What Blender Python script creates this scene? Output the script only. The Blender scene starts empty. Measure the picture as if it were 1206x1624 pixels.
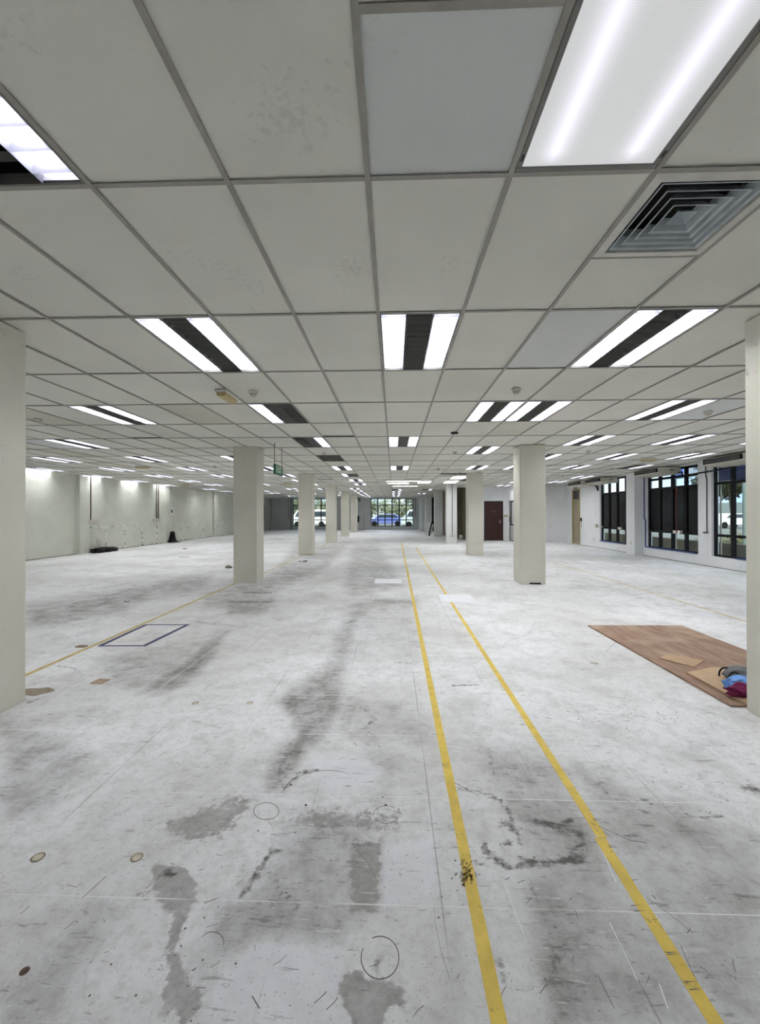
import bpy, bmesh, math, random
import numpy as np
from mathutils import Matrix, Vector
random.seed(7); rng = np.random.default_rng(7)
SC = bpy.context.scene; COL = SC.collection
PI = math.pi

# ------------------------------------------------------------------ camera
EYE = 1.458; FPX = 667.9; YAW = .0322; PIT = .0039; ROL = .0015; CXP = 603.; CYP = 812.
H = 2.876                                  # ceiling height
def _R():
    c, s = math.cos(YAW), math.sin(YAW); Ry = np.array([[c, s, 0], [-s, c, 0], [0, 0, 1]])
    c, s = math.cos(PIT), math.sin(PIT); Rp = np.array([[1, 0, 0], [0, c, s], [0, -s, c]])
    c, s = math.cos(ROL), math.sin(ROL); Rr = np.array([[c, 0, -s], [0, 1, 0], [s, 0, c]])
    return Rr @ Rp @ Ry
RW = _R()                                  # world -> (right, forward, up)
cam_d = bpy.data.cameras.new('camera'); cam = bpy.data.objects.new('camera', cam_d); COL.objects.link(cam)
cam_d.sensor_fit = 'VERTICAL'; cam_d.sensor_height = 36; cam_d.lens = 36 * FPX / 1624
cam_d.clip_start = .05; cam_d.clip_end = 400
cam.matrix_world = Matrix([[RW[0][0], RW[2][0], -RW[1][0], 0], [RW[0][1], RW[2][1], -RW[1][1], 0],
                           [RW[0][2], RW[2][2], -RW[1][2], EYE], [0, 0, 0, 1]])
SC.camera = cam
SC.view_settings.view_transform = 'Standard'; SC.view_settings.look = 'None'
SC.view_settings.exposure = 0.88; SC.view_settings.gamma = 1.0; SC.view_settings.use_curve_mapping = False
SC.cycles.use_denoising = True
SC.cycles.max_bounces = 8; SC.cycles.diffuse_bounces = 5; SC.cycles.transparent_max_bounces = 12
SC.cycles.sample_clamp_indirect = 4.0
LAMP = 15.0                                # radiance of a lit fixture strip
SKY = .95
W = bpy.data.worlds.new('sky'); SC.world = W; W.use_nodes = True
nt = W.node_tree; bg = nt.nodes['Background']
tcw = nt.nodes.new('ShaderNodeTexCoord'); nz = nt.nodes.new('ShaderNodeTexNoise'); nz.inputs['Scale'].default_value = 3
cr = nt.nodes.new('ShaderNodeValToRGB')
cr.color_ramp.elements[0].position = .42; cr.color_ramp.elements[0].color = (.45, .66, 1, 1)
cr.color_ramp.elements[1].position = .60; cr.color_ramp.elements[1].color = (.95, .98, 1, 1)
nt.links.new(tcw.outputs['Generated'], nz.inputs['Vector']); nt.links.new(nz.outputs['Fac'], cr.inputs['Fac'])
nt.links.new(cr.outputs['Color'], bg.inputs['Color']); bg.inputs['Strength'].default_value = SKY
sun_d = bpy.data.lights.new('sun', 'SUN'); sun_d.energy = 3.2; sun_d.angle = .02; sun_d.color = (1, .95, .85)
sun = bpy.data.objects.new('sun', sun_d); COL.objects.link(sun); sun.location = (20, 60, 30)
sun.rotation_euler = Vector((.25, 1, -1.1)).to_track_quat('-Z', 'Y').to_euler()

# ------------------------------------------------------------------ helpers
def lin(c):
    c /= 255.
    return c / 12.92 if c <= .04045 else ((c + .055) / 1.055) ** 2.4
def rgb(r, g, b): return (lin(r), lin(g), lin(b), 1)

def at_floor(px, py, Z=0.):                # a point of the photograph -> where its ray meets height Z
    d = np.array([(px - CXP) / FPX, 1., -(py - CYP) / FPX]) @ RW
    t = (Z - EYE) / d[2]
    return d[0] * t, d[1] * t
def project(X, Y, Z):
    P = np.stack([X, Y, Z - EYE], -1) @ RW.T
    f = np.maximum(P[..., 1], .02)
    return CXP + FPX * P[..., 0] / f, CYP - FPX * P[..., 2] / f, P[..., 1]

MATS = {}
def N(t, kind, **kw):
    n = t.nodes.new(kind)
    for k, v in kw.items():
        if k in n.inputs: n.inputs[k].default_value = v
        else: setattr(n, k, v)
    return n
def mat(name, col, rough=.6, metal=0., noise=0., nscale=8., bump=0., bscale=60., spec=.5, emit=None, estr=0.):
    if name in MATS: return MATS[name]
    m = bpy.data.materials.new(name); m.use_nodes = True; t = m.node_tree; b = t.nodes['Principled BSDF']
    b.inputs['Base Color'].default_value = col; b.inputs['Roughness'].default_value = rough
    b.inputs['Metallic'].default_value = metal; b.inputs['Specular IOR Level'].default_value = spec
    tc = N(t, 'ShaderNodeTexCoord')
    if noise:
        nn = N(t, 'ShaderNodeTexNoise', Scale=nscale, Detail=6.)
        t.links.new(tc.outputs['Object'], nn.inputs['Vector'])
        mx = N(t, 'ShaderNodeMix', data_type='RGBA')
        r = N(t, 'ShaderNodeMapRange'); r.inputs[1].default_value = .3; r.inputs[2].default_value = .7
        t.links.new(nn.outputs['Fac'], r.inputs[0]); t.links.new(r.outputs[0], mx.inputs[0])
        mx.inputs[6].default_value = tuple(c * (1 - noise) for c in col[:3]) + (1,)
        mx.inputs[7].default_value = tuple(min(1, c * (1 + noise * .5)) for c in col[:3]) + (1,)
        t.links.new(mx.outputs[2], b.inputs['Base Color'])
    if bump:
        nb = N(t, 'ShaderNodeTexNoise', Scale=bscale, Detail=4.); bp = N(t, 'ShaderNodeBump', Strength=bump, Distance=.01)
        t.links.new(tc.outputs['Object'], nb.inputs['Vector']); t.links.new(nb.outputs['Fac'], bp.inputs['Height'])
        t.links.new(bp.outputs[0], b.inputs['Normal'])
    if emit:
        b.inputs['Emission Color'].default_value = emit; b.inputs['Emission Strength'].default_value = estr
    MATS[name] = m
    return m

def tag(o, label=None, cat=None, group=None, kind=None):
    if label: o['label'] = label
    if cat: o['category'] = cat
    if group: o['group'] = group
    if kind: o['kind'] = kind
    return o
def empty(name, loc=(0, 0, 0), rz=0., **k):
    o = bpy.data.objects.new(name, None); COL.objects.link(o); o.location = loc; o.rotation_euler = (0, 0, rz)
    o.empty_display_size = .1
    return tag(o, **k)

class MB:
    def __init__(s): s.v = []; s.f = []; s.mi = []; s.sm = []
    def add(s, vs, fs, mi=0, smooth=False):
        n = len(s.v); s.v += [tuple(v) for v in vs]; s.f += [tuple(i + n for i in f) for f in fs]
        s.mi += [mi] * len(fs); s.sm += [smooth] * len(fs); return s
    def box(s, x0, x1, y0, y1, z0, z1, mi=0):
        if x0 > x1: x0, x1 = x1, x0
        if y0 > y1: y0, y1 = y1, y0
        if z0 > z1: z0, z1 = z1, z0
        vs = [(x, y, z) for z in (z0, z1) for y in (y0, y1) for x in (x0, x1)]
        return s.add(vs, [(0, 2, 3, 1), (4, 5, 7, 6), (0, 1, 5, 4), (2, 6, 7, 3), (0, 4, 6, 2), (1, 3, 7, 5)], mi)
    def obox(s, c, size, M, mi=0):          # oriented box
        h = [k / 2 for k in size]
        vs = [Vector(c) + M @ Vector((x * h[0], y * h[1], z * h[2])) for z in (-1, 1) for y in (-1, 1) for x in (-1, 1)]
        return s.add(vs, [(0, 2, 3, 1), (4, 5, 7, 6), (0, 1, 5, 4), (2, 6, 7, 3), (0, 4, 6, 2), (1, 3, 7, 5)], mi)
    def tube(s, p, q, r, n=12, r2=None, mi=0, smooth=True):
        p = Vector(p); q = Vector(q); d = (q - p).normalized(); r2 = r if r2 is None else r2
        a = d.orthogonal().normalized(); b = d.cross(a)
        vs = [p + (a * math.cos(2 * PI * k / n) + b * math.sin(2 * PI * k / n)) * r for k in range(n)]
        vs += [q + (a * math.cos(2 * PI * k / n) + b * math.sin(2 * PI * k / n)) * r2 for k in range(n)]
        s.add(vs, [(k, (k + 1) % n, n + (k + 1) % n, n + k) for k in range(n)], mi, smooth)
        return s.add(vs, [tuple(range(n - 1, -1, -1)), tuple(range(n, 2 * n))], mi)
    def path(s, pts, r, n=8, mi=0):
        for a, b in zip(pts[:-1], pts[1:]): s.tube(a, b, r, n, mi=mi)
        return s
    def prism(s, poly, axis, a, b, mi=0):   # polygon extruded along an axis ('x','y','z')
        def P(u, v, w): return {'x': (w, u, v), 'y': (u, w, v), 'z': (u, v, w)}[axis]
        n = len(poly); vs = [P(u, v, a) for u, v in poly] + [P(u, v, b) for u, v in poly]
        fs = [(k, (k + 1) % n, n + (k + 1) % n, n + k) for k in range(n)] + [tuple(range(n - 1, -1, -1)), tuple(range(n, 2 * n))]
        return s.add(vs, fs, mi)
    def lathe(s, prof, n=20, c=(0, 0, 0), mi=0):   # (r, z) profile about z
        vs = []; fs = []
        for r, z in prof:
            vs += [(c[0] + r * math.cos(2 * PI * k / n), c[1] + r * math.sin(2 * PI * k / n), c[2] + z) for k in range(n)]
        for j in range(len(prof) - 1):
            fs += [(j * n + k, j * n + (k + 1) % n, (j + 1) * n + (k + 1) % n, (j + 1) * n + k) for k in range(n)]
        fs += [tuple(range(n - 1, -1, -1)), tuple(range((len(prof) - 1) * n, len(prof) * n))]
        return s.add(vs, fs, mi, True)
    def mesh(s, name, mats, fixn=True):
        me = bpy.data.meshes.new(name); me.from_pydata(s.v, [], s.f)
        for m in (mats if isinstance(mats, (list, tuple)) else [mats]): me.materials.append(m)
        me.polygons.foreach_set('material_index', s.mi); me.polygons.foreach_set('use_smooth', s.sm)
        if fixn:
            bm = bmesh.new(); bm.from_mesh(me); bmesh.ops.recalc_face_normals(bm, faces=bm.faces); bm.to_mesh(me); bm.free()
        me.update(); return me
    def build(s, name, mats, parent=None, bevel=0., loc=None, **k):
        o = bpy.data.objects.new(name, s.mesh(name, mats)); COL.objects.link(o)
        if parent: o.parent = parent
        if loc is not None: o.location = loc
        if bevel:
            b = o.modifiers.new('b', 'BEVEL'); b.width = bevel; b.segments = 2; b.limit_method = 'ANGLE'
        return tag(o, **k)
def copy_tree(o, parent=None):
    c = o.copy(); COL.objects.link(c); c.parent = parent
    for k in list(o.children): copy_tree(k, c)
    for p in ('label', 'group'):
        if parent is None and p in c: del c[p]
    return c
def text_obj(name, txt, size, m, M, parent=None, ext=.002, **k):
    cu = bpy.data.curves.new(name, 'FONT'); cu.body = txt; cu.size = size; cu.extrude = ext
    cu.align_x = 'CENTER'; cu.align_y = 'CENTER'; cu.materials.append(m)
    tmp = bpy.data.objects.new(name, cu); COL.objects.link(tmp); bpy.context.view_layer.update()
    me = bpy.data.meshes.new_from_object(tmp.evaluated_get(bpy.context.evaluated_depsgraph_get())); bpy.data.objects.remove(tmp)
    o = bpy.data.objects.new(name, me); COL.objects.link(o)
    if parent: o.parent = parent
    o.matrix_local = M
    return tag(o, **k)

# ------------------------------------------------------------------ materials
GLASS = bpy.data.materials.new('window_glass'); GLASS.use_nodes = True; t = GLASS.node_tree; t.nodes.clear()
_o = N(t, 'ShaderNodeOutputMaterial'); _m = N(t, 'ShaderNodeMixShader'); _t = N(t, 'ShaderNodeBsdfTransparent'); _g = N(t, 'ShaderNodeBsdfGlossy', Roughness=.03)
_t.inputs[0].default_value = (.88, .93, .92, 1); _f = N(t, 'ShaderNodeLayerWeight', Blend=.5); _p = N(t, 'ShaderNodeMath', operation='POWER'); _p.inputs[1].default_value = 5.; _q = N(t, 'ShaderNodeMath', operation='MULTIPLY_ADD'); _q.inputs[1].default_value = .5; _q.inputs[2].default_value = .025
t.links.new(_f.outputs['Facing'], _p.inputs[0]); t.links.new(_p.outputs[0], _q.inputs[0]); t.links.new(_q.outputs[0], _m.inputs[0]); t.links.new(_t.outputs[0], _m.inputs[1]); t.links.new(_g.outputs[0], _m.inputs[2]); t.links.new(_m.outputs[0], _o.inputs[0])

M_PILLAR = None
def plaster(name, col, stain=.12, mark=.5):
    m = bpy.data.materials.new(name); m.use_nodes = True; t = m.node_tree; b = t.nodes['Principled BSDF']; L = t.links.new
    tc = N(t, 'ShaderNodeTexCoord')
    n1 = N(t, 'ShaderNodeTexNoise', Scale=1.3, Detail=7., Roughness=.6); L(tc.outputs['Object'], n1.inputs['Vector'])
    r1 = N(t, 'ShaderNodeMapRange'); r1.inputs[1].default_value = .35; r1.inputs[2].default_value = .68; L(n1.outputs['Fac'], r1.inputs[0])
    a = N(t, 'ShaderNodeMix', data_type='RGBA'); L(r1.outputs[0], a.inputs[0])
    a.inputs[6].default_value = col; a.inputs[7].default_value = tuple(c * (1 - stain) for c in col[:3]) + (1,)
    n2 = N(t, 'ShaderNodeTexNoise', Scale=22., Detail=5., Roughness=.7); L(tc.outputs['Object'], n2.inputs['Vector'])
    n3 = N(t, 'ShaderNodeTexNoise', Scale=2.2); mp = N(t, 'ShaderNodeMapping'); mp.inputs['Location'].default_value = (3, 5, 9)
    L(tc.outputs['Object'], mp.inputs['Vector']); L(mp.outputs[0], n3.inputs['Vector'])
    ad = N(t, 'ShaderNodeMath', operation='ADD'); L(n2.outputs['Fac'], ad.inputs[0]); L(n3.outputs['Fac'], ad.inputs[1])
    r2 = N(t, 'ShaderNodeMapRange'); r2.inputs[1].default_value = 1.22; r2.inputs[2].default_value = 1.33; r2.inputs[4].default_value = mark
    L(ad.outputs[0], r2.inputs[0])
    d = N(t, 'ShaderNodeMix', data_type='RGBA'); L(r2.outputs[0], d.inputs[0]); L(a.outputs[2], d.inputs[6]); d.inputs[7].default_value = (.12, .11, .09, 1)
    L(d.outputs[2], b.inputs['Base Color']); b.inputs['Roughness'].default_value = .75; b.inputs['Specular IOR Level'].default_value = .3
    bp = N(t, 'ShaderNodeBump', Strength=.15, Distance=.01); L(n2.outputs['Fac'], bp.inputs['Height']); L(bp.outputs[0], b.inputs['Normal'])
    return m
M_PILLAR = plaster('pillar_cream_paint', rgb(225, 222, 208), .1, .6)
M_PILLARW = plaster('pillar_white_paint', rgb(222, 225, 222))
M_WALLL = plaster('left_wall_paint', rgb(214, 216, 203), .1)
M_WALLW = plaster('white_wall_paint', rgb(244, 245, 246), .05, .3)
M_WALLF = plaster('grey_wall_paint', rgb(205, 206, 204), .1, .3)
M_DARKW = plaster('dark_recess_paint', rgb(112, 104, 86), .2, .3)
M_PLENUM = mat('plenum_black', rgb(26, 26, 26), .9)
M_BAR = mat('ceiling_bar_grey', rgb(148, 145, 136), .5, noise=.12, nscale=14)
M_BLACK = mat('black_frame', rgb(8, 8, 10), .5, spec=.2)
M_GREY = mat('grey_metal', rgb(110, 110, 106), .5)
M_DGREY = mat('dark_louvre', rgb(112, 114, 109), .4, .3)
M_WHITEP = mat('white_plastic', rgb(222, 222, 214), .45)
M_CREAMP = mat('cream_plastic', rgb(196, 192, 178), .5, noise=.1)
M_YELLP = mat('yellowed_plastic', rgb(186, 168, 120), .5, noise=.15, nscale=20)
M_BLUEP = mat('blue_pipe_paint', rgb(38, 62, 128), .45)
M_RED = mat('red_paint', rgb(86, 24, 22), .5)
M_PIPE = mat('maroon_conduit', rgb(92, 66, 58), .5)
M_GREEN = mat('green_sign', rgb(16, 84, 48), .5)
M_SIGNW = mat('sign_white', rgb(200, 225, 208), .5)
M_LAMP = mat('lit_lamp_panel', (.9, .9, .9, 1), .5, emit=(.965, .975, 1, 1), estr=LAMP)
M_BLADE = mat('louvre_white', rgb(178, 179, 190), .35)

def tile_mat(name, col, dirt=.16):
    m = bpy.data.materials.new(name); m.use_nodes = True; t = m.node_tree; b = t.nodes['Principled BSDF']; L = t.links.new
    tc = N(t, 'ShaderNodeTexCoord')
    n1 = N(t, 'ShaderNodeTexNoise', Scale=.9, Detail=5.); L(tc.outputs['Object'], n1.inputs['Vector'])
    r1 = N(t, 'ShaderNodeMapRange'); r1.inputs[1].default_value = .35; r1.inputs[2].default_value = .7; L(n1.outputs['Fac'], r1.inputs[0])
    a = N(t, 'ShaderNodeMix', data_type='RGBA'); L(r1.outputs[0], a.inputs[0]); a.inputs[6].default_value = col
    a.inputs[7].default_value = tuple(c * .9 for c in col[:3]) + (1,)
    n2 = N(t, 'ShaderNodeTexNoise', Scale=26., Detail=5., Roughness=.65); L(tc.outputs['Object'], n2.inputs['Vector'])
    n3 = N(t, 'ShaderNodeTexNoise', Scale=1.7, Detail=3.); mp = N(t, 'ShaderNodeMapping'); mp.inputs['Location'].default_value = (13, 5, 2)
    L(tc.outputs['Object'], mp.inputs['Vector']); L(mp.outputs[0], n3.inputs['Vector'])
    ad = N(t, 'ShaderNodeMath', operation='ADD'); L(n2.outputs['Fac'], ad.inputs[0]); L(n3.outputs['Fac'], ad.inputs[1])
    r2 = N(t, 'ShaderNodeMapRange'); r2.inputs[1].default_value = 1.2; r2.inputs[2].default_value = 1.3; r2.inputs[4].default_value = dirt
    L(ad.outputs[0], r2.inputs[0])
    d = N(t, 'ShaderNodeMix', data_type='RGBA'); L(r2.outputs[0], d.inputs[0]); L(a.outputs[2], d.inputs[6]); d.inputs[7].default_value = (.2, .19, .16, 1)
    L(d.outputs[2], b.inputs['Base Color']); b.inputs['Roughness'].default_value = .9; b.inputs['Specular IOR Level'].default_value = .15
    n4 = N(t, 'ShaderNodeTexNoise', Scale=170., Detail=3.); L(tc.outputs['Object'], n4.inputs['Vector'])
    bp = N(t, 'ShaderNodeBump', Strength=.25, Distance=.004); L(n4.outputs['Fac'], bp.inputs['Height']); L(bp.outputs[0], b.inputs['Normal'])
    return m
TILES = [tile_mat('ceiling_tile_warm', rgb(229, 228, 219)), tile_mat('ceiling_tile_blue', rgb(219, 222, 219), .1), tile_mat('ceiling_tile_dull', rgb(221, 220, 210)), tile_mat('ceiling_tile_stained', rgb(209, 206, 192), .2)]

# ------------------------------------------------------------------ ceiling layout
def gx(i): return .6 * i - .107
def gy(j): return 1.2 * j + .5775
XL, XR, YB, YF = -11.5, 8.65, -3.0, 38.5
# fixtures: (column, row, state)  B both strips lit, L / R one lit, O off, D full diffuser, P prismatic, N near open one
FX = [(-3,0,'N'),(1,0,'P'),(-3,2,'B'),(0,2,'B'),(3,2,'B'),(-7,4,'B'),(-3,4,'L'),(2,4,'B'),(3,4,'B'),(6,4,'B'),
 (-11,6,'B'),(-3,6,'R'),(0,6,'B'),(6,6,'B'),(9,6,'B'),(12,6,'B'),(3,7,'B'),
 (-15,8,'B'),(-11,8,'B'),(-7,8,'B'),(-3,8,'O'),(6,8,'B'),(9,8,'B'),(12,8,'B'),
 (-19,10,'B'),(-15,10,'B'),(-11,10,'B'),(-7,10,'B'),(-3,10,'B'),(0,10,'B'),(4,10,'B'),(6,10,'B'),(9,10,'B'),(12,10,'R'),
 (-19,12,'B'),(-15,12,'B'),(-11,12,'B'),(-7,12,'B'),(-3,12,'L'),(4,13,'D'),(9,13,'B'),(12,13,'B'),
 (-19,14,'B'),(-15,14,'B'),(-11,14,'B'),(-7,14,'B'),(-3,14,'B'),(2,15,'D'),(4,15,'D'),(9,15,'B'),(12,15,'B'),
 (-19,16,'B'),(-15,16,'B'),(-11,16,'B'),(-7,16,'B'),(-3,16,'B'),(9,17,'B'),
 (-18,19,'B'),(-10,19,'B'),(-7,19,'B'),(-4,19,'B'),(0,20,'R'),(3,20,'R'),(-18,21,'B'),(-14,21,'B'),(-10,21,'B'),(-4,21,'B'),
 (0,22,'B'),(-6,23,'B'),(-4,23,'B'),(-14,23,'B'),(3,24,'B'),(0,24,'B'),(-10,24,'B'),(-4,25,'B'),(0,26,'B'),(-7,26,'B'),(-4,27,'B'),(-14,27,'B'),(0,28,'B'),(-4,29,'B'),
 (-7,1,'B'),(-15,4,'B'),(-11,2,'B'),(-15,1,'B'),(6,1,'B'),(9,3,'B'),(12,2,'B'),(-7,-2,'B'),(0,-2,'B'),(9,-2,'B'),(-19,5,'B'),(-19,2,'B')]
CELLS = {(i, j): s for i, j, s in FX}
VENT = (2, 1)
def inroom(x, y):
    if y > 22.8 and x > 3.4: return False
    if y > 21.3 and x > 6.25: return False
    return True
PILY = [2.73 + 6.05 * k for k in range(6)]
til = MB(); bar = MB(); ZT = H + .009
gaps = {(-8, 5): ('y1', .10), (-2, 5): ('y1', .12), (3, 12): ('y0', .55), (4, 12): ('y0', .55), (-5, 13): ('y1', .2), (1, 13): ('y1', .12), (2, 14): ('y0', .2), (5, 14): ('all', 1)}
for i in range(-20, 15):
    for j in range(-3, 32):
        x0, x1 = max(gx(i), XL), min(gx(i + 1), XR); y0, y1 = max(gy(j), YB), min(gy(j + 1), YF)
        if x1 - x0 < .03 or y1 - y0 < .03 or not inroom((x0 + x1) / 2, (y0 + y1) / 2): continue
        if (i, j) in CELLS: continue
        if (i, j) == VENT: y0 += .6
        r = random.random(); mi = 0 if r < .78 else (2 if r < .95 else (1 if r < .965 else 3))
        if (i, j) in ((2, 2), (2, 3), (4, 2)) : mi = 1 if (i, j) == (2, 2) else 0
        if (i, j) in ((-2, 1), (-1, 1), (0, 1), (-4, 1), (-3, 1), (-1, 0), (-2, 0), (1, 1), (-1, 2), (1, 2), (-2, 2)): mi = 0
        if (i, j) == (0, 0):
            til.box(x0, x1, y0, y0 + .59, ZT, ZT + .015, 0); til.box(x0, x1, y0 + .6, y1, ZT, ZT + .015, 1); continue
        if (i, j) in gaps:
            k, g = gaps[(i, j)]
            if k == 'all': continue
            if k == 'y1': y1 -= g
            if k == 'y0': y0 += g
        dz = random.choice([0, 0, 0, .002])
        til.box(x0, x1, y0, y1, ZT + dz, ZT + .015 + dz, mi)
ceil = til.build('ceiling', TILES, kind='structure')
hb = .012
for i in range(-19, 15):
    x = gx(i)
    if XL < x < XR:
        yf = YF if x < 3.4 else (22.8 if x < 6.25 else 21.3)
        bar.box(x - hb, x + hb, YB, yf, H, H + .004); bar.box(x - .003, x + .003, YB, yf, H + .004, H + .035)
for j in range(-2, 32):
    y = gy(j)
    xr = XR if y < 21.3 else (6.25 if y < 22.8 else 3.4)
    bar.box(XL, xr, y - hb, y + hb, H + .001, H + .0045); bar.box(XL, xr, y - .003, y + .003, H + .0045, H + .035)
bar.box(gx(0), gx(1), gy(.5) - hb, gy(.5) + hb, H + .001, H + .0045)
bar.box(gx(2), gx(3), gy(1.5) - hb * .6, gy(1.5) + hb * .6, H + .001, H + .0045)
bar.build('trim_1', M_BAR, kind='structure', label='grey metal grid bars of the suspended ceiling')
slab = MB().box(XL - .2, XR + .2, YB - .2, YF + .2, H + .55, H + .7)
slab.build('trim_2', M_PLENUM, kind='structure', label='dark slab above the suspended ceiling')

# ------------------------------------------------------------------ floor
xs = np.unique(np.concatenate([np.arange(-3.4, 3.4, .022), np.linspace(-11.5, -3.4, 90), np.linspace(3.4, 8.65, 60)]))
ys = np.unique(np.concatenate([[-3, -2, -1, 0, .5], np.arange(.8, 4.2, .022), np.arange(4.2, 9, .045), np.linspace(9, 20, 110), np.linspace(20.2, 38.5, 90)]))
GX, GY = np.meshgrid(xs, ys); nx, ny = len(xs), len(ys)
PX, PY, DEP = project(GX, GY, np.zeros_like(GX))
OK = DEP > .6
def sdf(poly):                              # signed distance (negative inside), picture units
    P = np.array(poly, float); d = np.full(PX.shape, 1e9); ins = np.zeros(PX.shape, bool)
    for a, b in zip(P, np.roll(P, -1, 0)):
        e = b - a; wx, wy = PX - a[0], PY - a[1]; tt = np.clip((wx * e[0] + wy * e[1]) / (e @ e), 0, 1)
        d = np.minimum(d, np.hypot(wx - e[0] * tt, wy - e[1] * tt))
        c = ((a[1] > PY) != (b[1] > PY)) & (PX < (b[0] - a[0]) * (PY - a[1]) / (b[1] - a[1] + 1e-9) + a[0]); ins ^= c
    return np.where(ins, -d, d)
def seg(pts):
    P = np.array(pts, float); d = np.full(PX.shape, 1e9)
    for a, b in zip(P[:-1], P[1:]):
        e = b - a; wx, wy = PX - a[0], PY - a[1]; tt = np.clip((wx * e[0] + wy * e[1]) / (e @ e + 1e-9), 0, 1)
        d = np.minimum(d, np.hypot(wx - e[0] * tt, wy - e[1] * tt))
    return d
def ss(a, b, x): x = np.clip((x - a) / (b - a), 0, 1); return x * x * (3 - 2 * x)
def T(pts, ox, oy, s): return [(ox + x / s, oy + y / s) for x, y in pts]
CR = np.zeros(PX.shape); SO = np.zeros(PX.shape); DK = np.zeros(PX.shape); CL = np.zeros(PX.shape)
def crisp(poly, v=1., w=14):
    global CR; CR = np.maximum(CR, v * np.where(OK, 1 - ss(-w, w, sdf(poly)), 0))
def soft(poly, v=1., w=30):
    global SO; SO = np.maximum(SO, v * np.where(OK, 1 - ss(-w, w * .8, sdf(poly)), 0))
def dark(pts, r, v=1.):
    global DK; DK = np.maximum(DK, v * np.where(OK, 1 - ss(r * .25, r * 1.4, seg(pts)), 0))
def clean(poly, v=1., w=16):
    global CL; CL = np.maximum(CL, v * np.where(OK, 1 - ss(-w, w, sdf(poly)), 0))
A = (200, 1180, 2.412); B_ = (700, 1180, 2.383); C_ = (360, 940, 3.015); D_ = (40, 870, 3.015)
crisp(T([(100,480),(150,460),(225,475),(275,530),(280,590),(250,640),(215,710),(200,790),(150,800),(160,690),(175,650),(130,605),(110,560)], *A), .95, 12)
crisp(T([(150,790),(205,790),(240,900),(300,960),(280,1010),(240,1060),(205,1090),(200,1040),(140,1020),(125,950),(150,900)], *A), 1, 12)
crisp(T([(40,560),(130,600),(60,590)], *A), .8, 6)
crisp(T([(110,290),(200,345),(260,365),(350,372),(440,300),(480,210),(400,200),(250,280)], *A), .75, 18)
crisp(T([(850,360),(975,372),(960,640),(860,650)], *A), .85, 10)
crisp(T([(900,240),(1050,250),(1045,310),(960,330),(700,330),(600,290),(720,250)], *A), .62, 20)
crisp(T([(810,930),(850,870),(890,850),(920,900),(1000,890),(1060,930),(1070,990),(1000,1010),(980,1090),(890,1090),(850,1020)], *A), .95, 12)
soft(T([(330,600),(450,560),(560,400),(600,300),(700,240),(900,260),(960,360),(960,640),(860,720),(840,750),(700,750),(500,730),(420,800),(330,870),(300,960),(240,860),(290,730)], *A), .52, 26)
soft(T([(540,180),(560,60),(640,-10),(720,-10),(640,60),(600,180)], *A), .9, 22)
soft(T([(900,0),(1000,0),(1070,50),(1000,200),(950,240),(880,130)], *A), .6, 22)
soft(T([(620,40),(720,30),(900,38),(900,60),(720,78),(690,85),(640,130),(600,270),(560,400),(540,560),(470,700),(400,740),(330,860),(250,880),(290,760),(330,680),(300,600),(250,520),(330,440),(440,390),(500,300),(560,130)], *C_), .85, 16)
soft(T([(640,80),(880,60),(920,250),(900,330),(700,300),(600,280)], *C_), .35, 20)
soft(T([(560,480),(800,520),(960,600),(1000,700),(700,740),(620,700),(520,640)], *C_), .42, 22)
soft(T([(0,28),(235,34),(200,90),(150,110),(0,106)], *C_), .75, 8)  # grey patch before the second left pillar, darker band in it below
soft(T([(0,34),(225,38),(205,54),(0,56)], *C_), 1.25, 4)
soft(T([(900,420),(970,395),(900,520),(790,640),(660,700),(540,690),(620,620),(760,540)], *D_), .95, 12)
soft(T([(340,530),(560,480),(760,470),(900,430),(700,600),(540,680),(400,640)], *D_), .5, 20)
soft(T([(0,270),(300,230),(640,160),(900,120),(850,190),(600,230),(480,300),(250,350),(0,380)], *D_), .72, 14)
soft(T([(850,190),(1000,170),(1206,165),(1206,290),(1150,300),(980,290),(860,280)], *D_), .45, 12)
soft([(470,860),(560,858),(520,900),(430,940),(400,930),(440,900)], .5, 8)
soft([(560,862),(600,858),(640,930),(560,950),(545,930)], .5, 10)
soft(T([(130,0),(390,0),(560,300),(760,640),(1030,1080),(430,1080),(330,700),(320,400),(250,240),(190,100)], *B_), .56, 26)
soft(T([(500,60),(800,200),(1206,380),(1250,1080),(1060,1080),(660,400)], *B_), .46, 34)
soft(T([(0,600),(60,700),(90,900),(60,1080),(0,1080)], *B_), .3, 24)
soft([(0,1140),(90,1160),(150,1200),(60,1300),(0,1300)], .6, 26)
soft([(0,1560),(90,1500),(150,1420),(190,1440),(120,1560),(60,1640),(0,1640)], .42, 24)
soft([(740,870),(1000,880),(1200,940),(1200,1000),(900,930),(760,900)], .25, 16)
clean(T([(700,20),(900,30),(1000,100),(960,180),(760,190),(680,120)], *A), .9, 22)
clean(T([(980,380),(1190,330),(1210,600),(975,640)], *A), .9, 18)
clean(T([(500,760),(830,770),(850,860),(800,960),(840,1090),(290,1090),(340,900),(420,820)], *A), .85, 12)
clean(T([(-100,300),(60,200),(200,150),(90,300),(-80,380)], *A), .7, 20)
clean([(560,960),(640,960),(660,1050),(600,1120),(520,1060)], .4, 30)
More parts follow.
